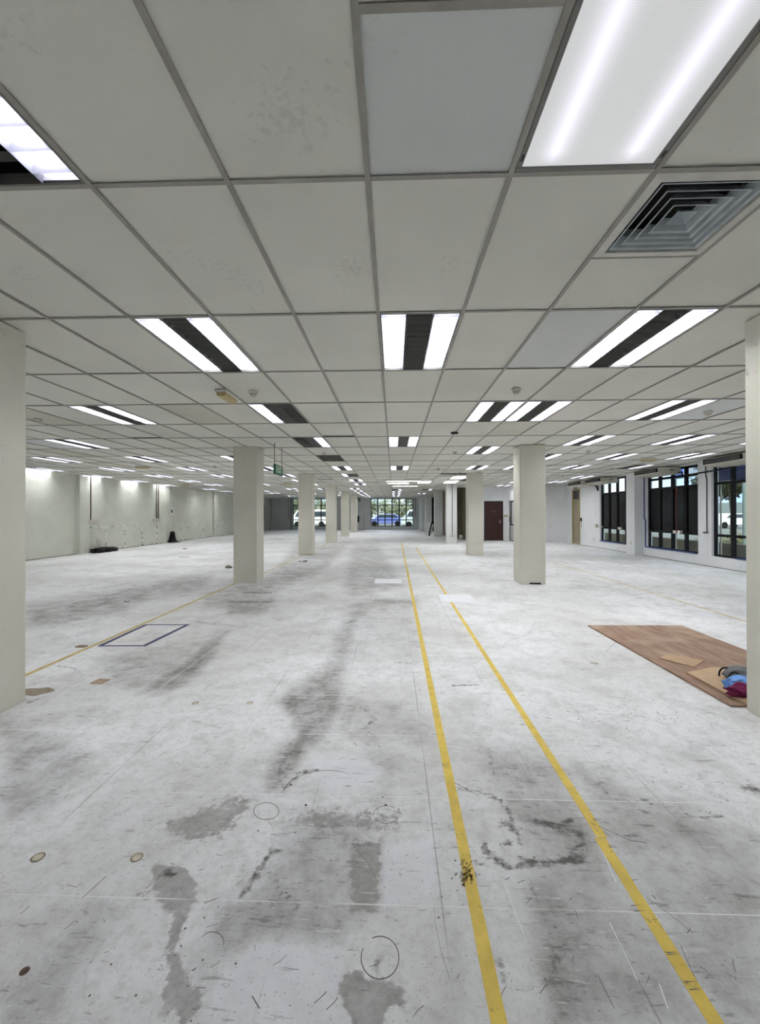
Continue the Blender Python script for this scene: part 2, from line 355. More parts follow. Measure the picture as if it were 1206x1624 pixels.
for p, r, v in [([(345,290),(400,300),(430,312),(492,288)],13,1),([(440,315),(520,335),(545,370),(500,400)],14,.75),([(305,452),(400,450),(500,435),(540,430)],17,1),([(232,298),(290,330)],15,.9),([(165,395),(215,440),(262,470)],17,.9),([(235,378),(265,376)],14,.9),
   ([(55,158),(120,180),(200,200),(255,250),(290,330),(305,420)],8,.8),([(85,490),(120,500)],20,.9),([(130,440),(150,460)],13,.7),([(180,360),(150,400)],8,.7),([(500,430),(520,445)],20,1),([(410,740),(440,790),(430,850)],26,.62),([(200,800),(240,900)],14,.6),([(330,520),(400,650)],8,.4),
   ([(900,230),(940,270),(1060,275)],6,.8),([(750,205),(800,225)],6,.8),([(1140,160),(1206,180)],14,.75),([(990,570),(1120,640)],8,.6),([(600,130),(640,200),(780,260)],10,.45),([(700,330),(780,400)],16,.45),([(180,20),(200,120)],10,.5)]:
    dark(T(p, *B_), r / 2.383 * 1.1, v)
for p, r, v in [([(562,402),(500,500),(432,595)],13,.8),([(560,402),(590,408)],10,.8),([(540,500),(620,590),(690,672)],5,.8),([(150,490),(180,500)],14,1),([(610,170),(660,110),(740,100)],8,.7),([(860,390),(950,390)],12,.5),([(150,820),(130,800)],8,.6),([(215,760),(255,890)],8,.5),([(930,800),(960,850)],12,.6),([(600,40),(600,150)],22,.4)]:
    dark(T(p, *A), r / 2.412 * 1.2, v)
for p, r, v in [([(640,550),(720,600),(660,640)],10,.5),([(700,40),(900,45)],8,.5),([(560,150),(620,130)],10,.45),([(800,330),(900,345)],5,.5),([(1080,445),(1200,440)],5,.7),([(1000,60),(1020,180)],8,.3),([(300,720),(300,860)],20,.4)]:
    dark(T(p, *C_), r / 3.015 * 1.2, v)
for p, r, v in [([(0,740),(60,720)],6,.6),([(230,580),(250,575),(160,560)],5,.6),([(820,350),(1000,370)],7,.5),([(380,590),(600,560)],10,.35),([(200,290),(400,230),(520,190)],5,.5),([(440,360),(480,300)],5,.6),([(1040,210),(1180,212)],4,.8)]:
    dark(T(p, *D_), r / 3.015 * 1.2, v)
verts = np.stack([GX, GY, np.zeros_like(GX)], -1).reshape(-1, 3)
idx = np.arange(nx * ny).reshape(ny, nx)
quads = np.stack([idx[:-1, :-1], idx[:-1, 1:], idx[1:, 1:], idx[1:, :-1]], -1).reshape(-1, 4)
fm = bpy.data.meshes.new('floor'); fm.vertices.add(len(verts)); fm.vertices.foreach_set('co', verts.ravel())
fm.loops.add(quads.size); fm.loops.foreach_set('vertex_index', quads.ravel()); fm.polygons.add(len(quads))
fm.polygons.foreach_set('loop_start', np.arange(0, quads.size, 4)); fm.polygons.foreach_set('loop_total', np.full(len(quads), 4))
fm.update()
ca = fm.color_attributes.new('stains_and_bands', 'FLOAT_COLOR', 'POINT')
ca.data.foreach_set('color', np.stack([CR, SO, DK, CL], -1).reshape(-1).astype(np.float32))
FM = bpy.data.materials.new('worn_white_floor'); FM.use_nodes = True; t = FM.node_tree; b = t.nodes['Principled BSDF']; L = t.links.new
tc = N(t, 'ShaderNodeTexCoord'); at = N(t, 'ShaderNodeAttribute', attribute_name='stains_and_bands'); sp = N(t, 'ShaderNodeSeparateColor'); L(at.outputs['Color'], sp.inputs[0])
def noise(scale, det=6., rough=.6, sx=1., sy=1., rz=0., off=0.):
    mp = N(t, 'ShaderNodeMapping'); mp.inputs['Scale'].default_value = (sx, sy, 1); mp.inputs['Rotation'].default_value = (0, 0, rz); mp.inputs['Location'].default_value = (off, off * .7, 0)
    n = N(t, 'ShaderNodeTexNoise', Scale=scale, Detail=det, Roughness=rough); L(tc.outputs['Object'], mp.inputs[0]); L(mp.outputs[0], n.inputs['Vector']); return n.outputs['Fac']
def mr(x, a, b_, c=0., d=1.):
    r = N(t, 'ShaderNodeMapRange'); r.inputs[1].default_value = a; r.inputs[2].default_value = b_; r.inputs[3].default_value = c; r.inputs[4].default_value = d
    if hasattr(x, 'is_linked'): L(x, r.inputs[0])
    return r.outputs[0]
def mth(op, x, y=None, z=None):
    m = N(t, 'ShaderNodeMath', operation=op)
    for k, v in enumerate((x, y, z)):
        if v is None: continue
        if isinstance(v, (int, float)): m.inputs[k].default_value = v
        else: L(v, m.inputs[k])
    return m.outputs[0]
def mix(f, a, c):
    m = N(t, 'ShaderNodeMix', data_type='RGBA')
    for k, v in ((0, f), (6, a), (7, c)):
        if isinstance(v, (tuple, int, float)): m.inputs[k].default_value = v
        else: L(v, m.inputs[k])
    return m.outputs[2]
big = noise(.55, 6.); med = noise(3.2, 7., .65, off=4); fine = noise(38., 5., .7); grit = noise(95., 3., .6, off=2)
scr1 = noise(15., 6., .7, .35, 1.9, .55, 7); scr2 = noise(17., 6., .7, .3, 2.2, -1.0, 3); scr3 = noise(16., 6., .7, .32, 2., .05, 11); scr4 = noise(19., 6., .75, .5, 1.6, 1.0, 5); scr5 = noise(17., 6., .7, .25, 2.4, .8, 15)
m2 = noise(11., 6., .7, off=14)
m3 = noise(27., 5., .65, off=21)
base = mix(mr(big, .40, .62), rgb(240, 241, 242), rgb(212, 212, 209))
base = mix(mth('MULTIPLY', mr(m2, .48, .74), .42), base, rgb(168, 166, 160))
base = mix(mth('MULTIPLY', mr(med, .48, .70), .42), base, rgb(164, 162, 156))
base = mix(mth('MULTIPLY', mr(m3, .50, .72), .30), base, rgb(160, 158, 152))
# soft dirt, and the grey bands before the second left pillar
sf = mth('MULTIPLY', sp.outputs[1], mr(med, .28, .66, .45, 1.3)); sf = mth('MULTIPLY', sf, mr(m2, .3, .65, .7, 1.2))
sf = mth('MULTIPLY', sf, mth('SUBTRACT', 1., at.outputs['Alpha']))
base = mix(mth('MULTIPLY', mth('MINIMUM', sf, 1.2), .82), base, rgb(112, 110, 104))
# crisp wet-looking patches
cv = mth('ADD', sp.outputs[0], mth('MULTIPLY', mth('SUBTRACT', med, .5), 1.6)); cv = mth('ADD', cv, mth('MULTIPLY', mth('SUBTRACT', m3, .5), 1.5))
cvs = mth('MULTIPLY', mr(cv, .34, .62), mr(sp.outputs[0], 0., .3, 0., 1.)); cvs = mth('MULTIPLY', cvs, mr(m2, .32, .62, .82, .48))
base = mix(cvs, base, rgb(134, 132, 126))
base = mix(mth('MULTIPLY', mr(sp.outputs[0], 0., .5, 0., .25), mr(m3, .4, .6)), base, rgb(128, 126, 120))
# clean spots
cl = mth('ADD', at.outputs['Alpha'], mth('MULTIPLY', mth('SUBTRACT', med, .5), 1.3))
base = mix(mth('MULTIPLY', mr(cl, .45, .85), mr(at.outputs['Alpha'], 0., .3, 0., .6)), base, rgb(234, 236, 242))
# hair scratches and rubs where the floor is worn
wear = mth('ADD', mth('MULTIPLY', sf, .05), mth('MULTIPLY', mr(med, .4, .7), .045))
for s_, a_, v_ in ((scr1, .64, .5), (scr2, .645, .45), (scr3, .65, .45), (scr4, .64, .45)):
    e = mth('ADD', s_, wear); base = mix(mth('MULTIPLY', mr(e, a_, a_ + .05), v_), base, rgb(96, 93, 87))
e = mth('ADD', scr5, wear); base = mix(mth('MULTIPLY', mr(e, .655, .70), .4), base, rgb(240, 240, 240))
# rubbed dark scuffs
dv = mth('ADD', sp.outputs[2], mth('MULTIPLY', mth('SUBTRACT', m3, .5), 1.8)); dv = mth('ADD', dv, mth('MULTIPLY', mth('SUBTRACT', scr4, .5), 1.8)); dv = mth('ADD', dv, mth('MULTIPLY', mth('SUBTRACT', fine, .5), 1.0))
base = mix(mth('MULTIPLY', mr(dv, .32, 1.0), mr(sp.outputs[2], 0., .3, 0., .9)), base, rgb(70, 66, 60))
# terrazzo grit
base = mix(mr(grit, .63, .69, 0., .6), base, rgb(105, 104, 100)); base = mix(mr(fine, .67, .73, 0., .5), base, rgb(90, 88, 84))
# joints
xyz = N(t, 'ShaderNodeSeparateXYZ'); L(tc.outputs['Object'], xyz.inputs[0])
def joint(c, off, per, w):
    a = mth('SUBTRACT', c, off); a = mth('DIVIDE', a, per); a = mth('ADD', a, .5); a = mth('FRACT', a); a = mth('SUBTRACT', a, .5); a = mth('ABSOLUTE', a)
    return mth('SUBTRACT', 1., mr(a, w / per * .5, w / per * 1.1))
jn = noise(1.6, 3., .5, off=20); jn2 = noise(1.4, 3., .5, off=31)
base = mix(mth('MULTIPLY', joint(xyz.outputs[1], 1.575, .6, .003), mr(jn, .42, .52, .1, .85)), base, rgb(240, 240, 240))
base = mix(mth('MULTIPLY', joint(xyz.outputs[0], -.405, .5835, .0035), mr(jn2, .48, .64, .05, .6)), base, rgb(110, 108, 104))
L(base, b.inputs['Base Color']); L(mr(fine, .3, .7, .42, .62), b.inputs['Roughness']); b.inputs['Specular IOR Level'].default_value = .35
bp = N(t, 'ShaderNodeBump', Strength=.2, Distance=.004); L(fine, bp.inputs['Height']); L(bp.outputs[0], b.inputs['Normal'])
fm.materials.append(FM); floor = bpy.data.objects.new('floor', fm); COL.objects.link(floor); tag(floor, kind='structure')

# ------------------------------------------------------------------ walls
def wall(name, boxes, m, bevel=0):
    w = MB()
    for bx in boxes: w.box(*bx)
    return w.build(name, m, kind='structure', bevel=bevel)
HT = H + .5
TH = .2
wall('wall_back', [(XL - TH, XR + TH, YB - TH, YB, 0, HT)], M_WALLW)
wall('wall_left', [(XL - TH, XL, YB, 35.6, 0, HT), (XL - TH, XL, 37.2, YF, 0, HT), (XL - TH, XL, 35.6, 37.2, 2.25, HT), (XL - 1.5, XL - TH, 35.4, 37.4, 0, HT)]
, M_WALLL)
for k_, y_ in enumerate((2.7, 8.8, 14.88, 20.6, 26.35, 32.6)): wall('trim_%d' % (k_ + 3), [(XL, XL + .14, y_, y_ + .42, 0, H)], M_WALLL)
SILL, TR, LO = .29, 2.26, .86
wins_r = [(9.25, 11.75), (12.25, 14.7), (15.5, 17.95)]
bx = []; y = YB
for a, b2 in wins_r:
    bx += [(XR, XR + TH, y, a, 0, HT), (XR, XR + TH, a, b2, 0, SILL), (XR, XR + TH, a, b2, H - .02, HT)]; y = b2
DR0, DR1 = 19.82, 20.66
bx += [(XR, XR + TH, y, DR0, 0, HT), (XR, XR + TH, DR0, DR1, 2.62, HT), (XR, XR + TH, DR1, 21.5, 0, HT)]
for k_, y_ in enumerate((2.7, 8.72, 14.87)): wall('trim_%d' % (k_ + 9), [(8.35, XR, y_, y_ + .52, 0, H)], M_WALLW)
wall('wall_right', bx, M_WALLW)
wall('wall_far_right', [(6.35, XR, 21.3, 21.5, 0, HT), (6.15, 6.35, 21.3, 21.62, 0, HT), (6.15, 6.35, 22.72, 22.8, 0, HT), (6.15, 6.35, 21.62, 22.72, 2.12, HT),
     (4.0, 4.87, 22.8, 22.95, 0, HT), (5.87, 6.35, 22.8, 22.95, 0, HT), (4.87, 5.87, 22.8, 22.95, 2.12, HT)], M_WALLW)
wall('wall_side_room', [(7.6, 7.7, 21.5, 22.9, 0, HT), (6.35, 7.7, 22.9, 23.0, 0, HT)], M_WALLW)
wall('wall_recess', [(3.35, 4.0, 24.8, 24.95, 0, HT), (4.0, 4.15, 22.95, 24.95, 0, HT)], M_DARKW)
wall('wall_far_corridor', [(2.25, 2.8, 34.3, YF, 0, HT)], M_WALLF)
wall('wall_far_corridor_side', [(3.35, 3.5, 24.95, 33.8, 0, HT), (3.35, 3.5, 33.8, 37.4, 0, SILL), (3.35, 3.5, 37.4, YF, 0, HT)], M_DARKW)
fb = []; x = XL
for a, b2 in ((-9.29, -5.35), (-2.08, 1.81)):
    fb += [(x, a, YF, YF + TH, 0, HT), (a, b2, YF, YF + TH, 0, SILL + .01), (a, b2, YF, YF + TH, H - .03, HT)]; x = b2
fb += [(x, 3.5, YF, YF + TH, 0, HT), (-3.05, -2.72, YF - .12, YF, 0, H)]
wall('wall_far', fb, M_WALLF)
b_ = MB()
b_.box(XL, XL + .012, YB, 35.6, 0, .02); b_.box(XR - .012, XR, YB, 14.87, 0, .012); b_.box(XR - .012, XR, 15.4, DR0, 0, .012)
b_.build('baseboard_left', mat('dark_base_line', rgb(70, 66, 58), .8), kind='structure')

# ------------------------------------------------------------------ windows
M_TINT = mat('blackened_pane', rgb(4, 5, 6), .15, spec=.22)
def window(idx, axis, pos, a, b2, n, z0, z1, mids, black=False, depth=.06):
    r = empty('window_%d' % idx, kind='structure')
    def bxx(m, u0, u1, d0, d1, z0_, z1_):
        if axis == 'x': m.box(pos + d0, pos + d1, u0, u1, z0_, z1_)
        else: m.box(u0, u1, pos + d0, pos + d1, z0_, z1_)
    f = MB(); w = .06
    bxx(f, a, b2, 0, depth, z0, z0 + w); bxx(f, a, b2, 0, depth, z1 - w, z1)
    bxx(f, a, a + w, 0, depth, z0, z1); bxx(f, b2 - w, b2, 0, depth, z0, z1)
    f.build('window_frame', M_BLACK, r)
    st = (b2 - a) / n
    for k in range(1, n):
        u = a + st * k; f = MB(); bxx(f, u - w * .8, u + w * .8, -.005, depth + .005, z0 + w, z1 - w); f.build('mullion', M_BLACK, r)
    for z in mids:
        f = MB(); bxx(f, a + w, b2 - w, -.003, depth + .003, z - w * .6, z + w * .6); f.build('transom', M_BLACK, r)
    zs = [z0] + list(mids) + [z1]
    for k in range(n):
        for q in range(len(zs) - 1):
            f = MB(); bxx(f, a + st * k + .02, a + st * (k + 1) - .02, depth * .45, depth * .55, zs[q] + .01, zs[q + 1] - .01)
            f.build('pane', M_TINT if (black and q == 1) else GLASS, r)
    return r
window(1, 'x', XR + .07, 9.25, 11.75, 4, SILL, H - .02, (LO, TR))
window(2, 'x', XR + .07, 12.25, 14.7, 4, SILL, H - .02, (LO, TR, 2.58), True)
window(3, 'x', XR + .07, 15.5, 17.95, 4, SILL, H - .02, (LO, TR), True)
window(4, 'y', YF + .07, -9.29, -5.35, 6, SILL + .01, H - .03, (.89, 2.24))
window(5, 'y', YF + .07, -2.08, 1.81, 6, SILL + .01, H - .03, (.89, 2.24))
window(6, 'x', 3.42, 33.8, 37.4, 5, SILL, H, (.89, 2.24))
# glazed half door in the side room partition
r = empty('window_7', kind='structure')
f = MB(); f.box(6.2, 6.26, 21.62, 22.72, 2.06, 2.12); f.box(6.2, 6.26, 21.62, 21.67, .03, 2.06); f.box(6.2, 6.26, 22.67, 22.72, .03, 2.06); f.box(6.2, 6.26, 21.67, 22.67, .84, .9); f.box(6.2, 6.26, 21.67, 22.67, 0, .04); f.box(6.2, 6.26, 22.4, 22.46, .9, 2.06)
f.build('window_frame', M_BLACK, r)
MB().box(6.22, 6.24, 21.67, 22.67, .04, .84).build('kick_panel', M_WALLF, r); MB().box(6.226, 6.234, 21.67, 22.67, .9, 2.06).build('pane', mat('lit_wall_view_grey', rgb(196, 200, 198), .3), r)  # opaque grey pane colour stands in for the lit wall behind clear glass
MB().box(6.17, 6.2, 22.6, 22.7, 1.0, 1.3).build('lock_box', mat('brown_box', rgb(90, 70, 45), .5), r)

# ------------------------------------------------------------------ doors
M_WOOD = mat('dark_red_wood', rgb(58, 22, 18), .4, noise=.4, nscale=6); M_WOODF = mat('dark_wood_frame', rgb(34, 17, 15), .45)
d = empty('door_1', (5.37, 22.8, 0), kind='structure')
f = MB(); f.box(-.5, -.43, -.03, .1, 0, 2.12); f.box(.43, .5, -.03, .1, 0, 2.12); f.box(-.5, .5, -.03, .1, 2.05, 2.12); f.build('door_frame', M_WOODF, d)
f = MB(); f.box(-.43, .43, .0, .04, 0.01, 2.05)
for z0, z1 in ((.2, .88), (1.0, 1.92)):
    for a, b2, c, e in ((-.28, .28, z0, z0 + .04), (-.28, .28, z1 - .04, z1), (-.28, -.24, z0, z1), (.24, .28, z0, z1)): f.box(a, b2, -.015, 0, c, e)
    f.box(-.19, .19, -.01, 0, z0 + .1, z1 - .1)
f.build('door_leaf', M_WOOD, d, bevel=.004)
f = MB(); n = 24
f.add([(.13 * math.cos(2*PI*k/n), y, 1.58 + .055 * math.sin(2*PI*k/n)) for y in (-.03, -.012) for k in range(n)], [(k, (k+1) % n, n+(k+1) % n, n+k) for k in range(n)] + [tuple(range(n)), tuple(range(2*n-1, n-1, -1))])
f.build('name_plaque', mat('brass_plaque', rgb(150, 128, 84), .35, .6), d)
f = MB(); f.add([(.11 * math.cos(2*PI*k/n), y, 1.58 + .04 * math.sin(2*PI*k/n)) for y in (-.034, -.03) for k in range(n)], [(k, (k+1) % n, n+(k+1) % n, n+k) for k in range(n)] + [tuple(range(n)), tuple(range(2*n-1, n-1, -1))])
f.build('plaque_face', M_WOODF, d)
f = MB(); f.box(.34, .38, -.02, 0, .92, 1.12); f.tube((.36, -.05, 1.02), (.27, -.05, 1.02), .01); f.tube((.36, 0, 1.02), (.36, -.05, 1.02), .01)
f.build('door_handle', mat('steel_handle', rgb(170, 170, 170), .3, .9), d)
M_BEIGE = mat('beige_door_paint', rgb(172, 164, 138), .6, noise=.25, nscale=9); M_BEIGEF = mat('tan_door_frame', rgb(168, 146, 100), .6, noise=.15)
d = empty('door_2', (XR, (DR0 + DR1) / 2, 0), kind='structure'); hw = (DR1 - DR0) / 2
f = MB(); f.box(-.02, .1, -hw, -hw + .06, 0, 2.6); f.box(-.02, .1, hw - .06, hw, 0, 2.6); f.box(-.02, .1, -hw, hw, 2.54, 2.6); f.box(-.02, .1, -hw, hw, 2.05, 2.13)
f.build('door_frame', M_BEIGEF, d)
f = MB(); f.box(.03, .07, -hw + .06, hw - .06, .01, 2.05)
for k in range(7): f.box(.015, .03, -hw + .09 + k * .1, -hw + .15 + k * .1, .08, 1.98)
f.build('door_leaf', M_BEIGE, d)
f = MB().box(.04, .05, -hw + .06, hw - .06, 2.13, 2.54).build('transom_pane', mat('dark_glass', rgb(40, 46, 58), .1), d)
f = MB(); f.tube((.02, -.3, 1.0), (-.04, -.3, 1.0), .02); f.build('door_handle', M_GREY, d)
d = empty('door_3', (XL, 36.4, 0), kind='structure')
f = MB(); f.box(-.1, .02, -.8, -.72, 0, 2.25); f.box(-.1, .02, .72, .8, 0, 2.25); f.box(-.1, .02, -.8, .8, 2.18, 2.25); f.build('door_frame', M_WALLF, d)
MB().box(-.08, -.04, -.72, .72, .01, 2.18).build('door_leaf', mat('brown_black_door', rgb(40, 26, 22), .5), d)

# ------------------------------------------------------------------ pillars
names = {0: 'nearest', 1: 'second', 2: 'third', 3: 'fourth', 4: 'fifth', 5: 'farthest'}
def ordn(k): return names.get(k, str(k))
for side, (x0, x1) in (('left', (-3.38, -2.88)), ('right', (2.61, 3.13))):
    for k, y in enumerate(PILY):
        white = side == 'right' and k >= 3
        if white and k == 5: x0, x1 = 2.48, 2.98
        f = MB().box(-(x1 - x0) / 2, (x1 - x0) / 2, 0, .48, 0, H)
        p = f.build('pillar', M_PILLARW if white else M_PILLAR, bevel=.008, loc=((x0 + x1) / 2, y, 0))
        look = {('left', 0): 'cream square pillar cut off by the left edge of the picture', ('right', 0): 'cream square pillar cut off by the right edge, beside the brown board'}.get((side, k))
        if not look:
            look = '%s square pillar, %s from the camera in the %s row' % ('white painted' if white else 'cream painted', ordn(k), side)
            if (side, k) == ('left', 1): look = 'cream square pillar standing at the end of the yellow line, behind the blue rectangle'
            if (side, k) == ('right', 1): look = 'cream square pillar with a broken foot and a white socket, right of the yellow lines'
            if (side, k) == ('right', 3): look = 'white square pillar with a brown conduit down its face, right row'
        tag(p, look, 'pillar', 'square pillars of the hall')
# ------------------------------------------------------------------ fixtures
def blades(m, x0, x1, y0, y1, n, z0, z1, mi=0, rail=True):
    for k in range(n):
        y = y0 + (k + .5) * (y1 - y0) / n
        m.add([(x0, y - .009, z1), (x0, y + .009, z1), (x0, y, z0), (x1, y - .009, z1), (x1, y + .009, z1), (x1, y, z0)],
              [(0, 1, 4, 3), (0, 3, 5, 2), (1, 2, 5, 4), (0, 2, 1), (3, 4, 5)], mi)
    if rail:
        for x, s in ((x0, 1), (x1, -1)): m.add([(x, y0, z0), (x, y1, z0), (x + .012 * s, y1, z1), (x + .012 * s, y0, z1)], [(0, 1, 2, 3)], mi)
HX, HY = .286, .586
def frame_mesh(diff=False):
    m = MB(); w = .008
    m.box(-HX, HX, -HY, -HY + w, .001, .07); m.box(-HX, HX, HY - w, HY, .001, .07)
    m.box(-HX, -HX + w, -HY + w, HY - w, .001, .07); m.box(HX - w, HX, -HY + w, HY - w, .001, .07); m.box(-HX, HX, -HY, HY, .07, .076)
    return m.mesh('fixture_housing', M_GREY)
M_BACKOFF = mat('unlit_tray', rgb(96, 98, 94), .5)
def centre_mesh():
    m = MB(); m.box(-.098, .098, -.576, .576, .04, .045, 0); blades(m, -.095, .095, -.576, .576, 11, .004, .038, 0); return m.mesh('centre_louvre', M_DGREY)
def louvre_mesh(mt):
    m = MB(); blades(m, -.088, .088, -.576, .576, 11, .004, .06, 0); return m.mesh('louvre', mt)
def panel_mesh(mt):
    m = MB(); m.box(-.064, .064, -.574, .574, .068, .071, 0); return m.mesh('lamp_panel', mt)
ME = dict(frame=frame_mesh(), centre=centre_mesh(), lv=louvre_mesh(M_BLADE), lo=louvre_mesh(M_DGREY), on=panel_mesh(M_LAMP), off=panel_mesh(M_BACKOFF))
DM = mat('flat_diffuser', (.9, .9, .9, 1), .4, emit=(.95, .97, 1, 1), estr=7.)
ME['diff'] = MB().box(-HX + .008, HX - .008, -HY + .008, HY - .008, .004, .008).mesh('diffuser', DM)
def part(name, me, parent, loc=(0, 0, 0), **k):
    o = bpy.data.objects.new(name, me); COL.objects.link(o); o.parent = parent; o.location = loc; return tag(o, **k)
def make_fix(state):
    r = empty('ceiling_light', category_ := (0, 0, 0)) if False else empty('ceiling_light')
    part('housing', ME['frame'], r)
    if state == 'D': part('diffuser', ME['diff'], r); return r
    part('centre_louvre', ME['centre'], r)
    for s, lit in ((-1, state in 'BL'), (1, state in 'BR')):
        l = part('louvre', ME['lv' if lit else 'lo'], r, (s * .19, 0, 0))
        part('lamp_panel', ME['on' if lit else 'off'], l)
    return r
protos = {}
COLN = {-19: 'row along left wall', -18: 'row along left wall', -15: 'second row from left wall', -14: 'second row from left wall', -11: 'third row from left wall', -10: 'third row from left wall',
        -7: 'row just left of left pillars', -6: 'row just left of left pillars', -3: 'row just right of left pillars', -4: 'row just right of left pillars', 0: 'row down the hall middle',
        1: 'near right', 2: 'row just left of right pillars', 3: 'row just left of right pillars', 4: 'row just left of right pillars', 6: 'row just right of right pillars', 9: 'middle row of the right bay', 12: 'row nearest right windows'}
ON = ['first', 'second', 'third', 'fourth', 'fifth', 'sixth', 'seventh', 'eighth', 'ninth', 'tenth', 'eleventh', 'twelfth', 'thirteenth', 'fourteenth', 'fifteenth']
STN = {'B': 'louvred light', 'L': 'louvred light, only left strip lit', 'R': 'louvred light, only right strip lit', 'O': 'unlit dark louvred light', 'D': 'bright full-panel light'}
cnt = {}
for (i, j, s) in sorted(FX, key=lambda q: (q[1], q[0])):
    x, y = gx(i) + .3, gy(j) + .6
    u, v, dp = project(np.array(x), np.array(y), np.array(H)); vis = dp > .5 and -10 < u < 1216 and not (u < 40 or u > 1180) and v > 60
    if s in 'NP': continue
    if s in protos: r = copy_tree(protos[s])
    else: r = protos[s] = make_fix(s)
    r.location = (x, y, H); r['category'] = 'ceiling light'
    r['group'] = 'recessed ceiling lights'
    if vis or (i, j) == (12, 6):
        k = cnt.get(COLN[i], 0); cnt[COLN[i]] = k + 1
        r['label'] = '%s, %s from camera, %s' % (STN[s], ON[k], COLN[i])
    else:
        r['label'] = 'recessed louvred light outside the picture'
        r['group'] = 'ceiling lights outside the picture'
# near prismatic panel
r = empty('ceiling_light', (gx(1) + .3, gy(0) + .6, H), label='large prismatic panel light with two glowing tubes at top right, beside the air vent', cat='ceiling light')
m = MB()
for w0, z0, z1 in ((.0, .0, .012),):
    m.box(-HX, HX, -HY, -HY + .022, z0, z1); m.box(-HX, HX, HY - .022, HY, z0, z1); m.box(-HX, -HX + .022, -HY + .022, HY - .022, z0, z1); m.box(HX - .022, HX, -HY + .022, HY - .022, z0, z1)
m.build('frame', M_GREY, r, bevel=.003)
PM = bpy.data.materials.new('prismatic_diffuser'); PM.use_nodes = True; t = PM.node_tree; b = t.nodes['Principled BSDF']; L = t.links.new
tc = N(t, 'ShaderNodeTexCoord'); xyz = N(t, 'ShaderNodeSeparateXYZ'); L(tc.outputs['Object'], xyz.inputs[0])
ax = mth('ABSOLUTE', xyz.outputs[0]); dd = mth('ABSOLUTE', mth('SUBTRACT', ax, .155))
glow = mth('POWER', mth('SUBTRACT', 1., mr(dd, 0., .11)), 2.6)
endf = mth('SUBTRACT', 1., mr(mth('ABSOLUTE', xyz.outputs[1]), .50, .56))
glow = mth('MULTIPLY', glow, endf)
ck = N(t, 'ShaderNodeMath', operation='MULTIPLY'); sx_ = mth('SINE', mth('MULTIPLY', mth('ADD', xyz.outputs[0], xyz.outputs[1]), 520.)); sy_ = mth('SINE', mth('MULTIPLY', mth('SUBTRACT', xyz.outputs[0], xyz.outputs[1]), 520.))
pr = mth('MULTIPLY', mth('ADD', mth('MULTIPLY', sx_, sy_), 0.), .05)
st_ = mth('ADD', mth('ADD', .33, mth('MULTIPLY', glow, .36)), pr)
b.inputs['Base Color'].default_value = (.05, .05, .05, 1); b.inputs['Roughness'].default_value = .4
L(mix(mth('MINIMUM', glow, 1.), (.93, .94, .95, 1), (.84, .82, 1., 1)), b.inputs['Emission Color']); L(st_, b.inputs['Emission Strength'])
MB().box(-HX + .022, HX - .022, -HY + .022, HY - .022, .006, .010).build('diffuser', PM, r)
for sx in (-1, 1): MB().box(sx * .276 - .004, sx * .276 + .004, .5, .53, -.002, .0).build('catch', M_BLACK, r)
# near open louvre fixture at the left edge
r = empty('ceiling_light', (gx(-3) + .3, gy(0) + .6, H), label='open louvred light at the top left edge with its tube showing', cat='ceiling light')
part('housing', ME['frame'], r)
M_TUBE = mat('fluorescent_tube', (.9, .9, .9, 1), .3, emit=(.93, .93, 1, 1), estr=9.)
M_REFL = mat('reflector', rgb(225, 225, 232), .35, .2)
for s in (-1, 1):
    m = MB(); m.add([(s * .19 - .088, -.57, .008), (s * .19 - .088, .57, .008), (s * .19 - .05, .57, .066), (s * .19 - .05, -.57, .066), (s * .19 + .05, .57, .066), (s * .19 + .05, -.57, .066), (s * .19 + .088, .57, .008), (s * .19 + .088, -.57, .008)],
          [(0, 1, 2, 3), (3, 2, 4, 5), (5, 4, 6, 7), (0, 3, 5, 7), (1, 6, 4, 2)]); rf = m.build('reflector', M_REFL, r)
    MB().tube((s * .19, -.53, .045), (s * .19, .53, .045), .013, 16).build('lamp_tube', M_TUBE, r)
    m = MB(); blades(m, s * .19 - .086, s * .19 + .086, -.576, .576, 11, .0, .03, 0); m.build('louvre', M_BLADE, r)
m = MB(); blades(m, -.095, .095, -.576, .576, 11, .004, .045, 0); m.build('centre_louvre', M_BLACK, r)
# exposed fluorescent battens hanging from the open bay far ahead
for k, (px, y, dz, wid, lb) in enumerate([(632, gy(15.4), .02, 1.0, 'bare bright fluorescent batten hanging in the open ceiling bay, middle one'), (640, gy(14.2), .03, 1.5, 'bare fluorescent batten nearest the camera in the open ceiling bay'), (643, gy(17.0), .02, 1.3, 'bare fluorescent batten farthest back in the open ceiling bay')]):
    cxw = (px - CXP) / FPX * y - YAW * y
    r = empty('fluorescent_batten', (cxw, y, H - dz), label=lb, cat='ceiling light')
    MB().box(-wid / 2, wid / 2, -.03, .03, -.02, .02).build('batten_body', M_WHITEP, r)
    MB().tube((-wid / 2 + .04, 0, -.04), (wid / 2 - .04, 0, -.04), .015).build('lamp_tube', M_TUBE if k == 0 else mat('dim_tube', (.9, .9, .9, 1), .4, emit=(1, 1, 1, 1), estr=.9), r)
    m = MB(); m.box(-wid / 2, -wid / 2 + .03, -.02, .02, -.06, -.02); m.box(wid / 2 - .03, wid / 2, -.02, .02, -.06, -.02); m.build('lamp_holder', M_WHITEP, r)

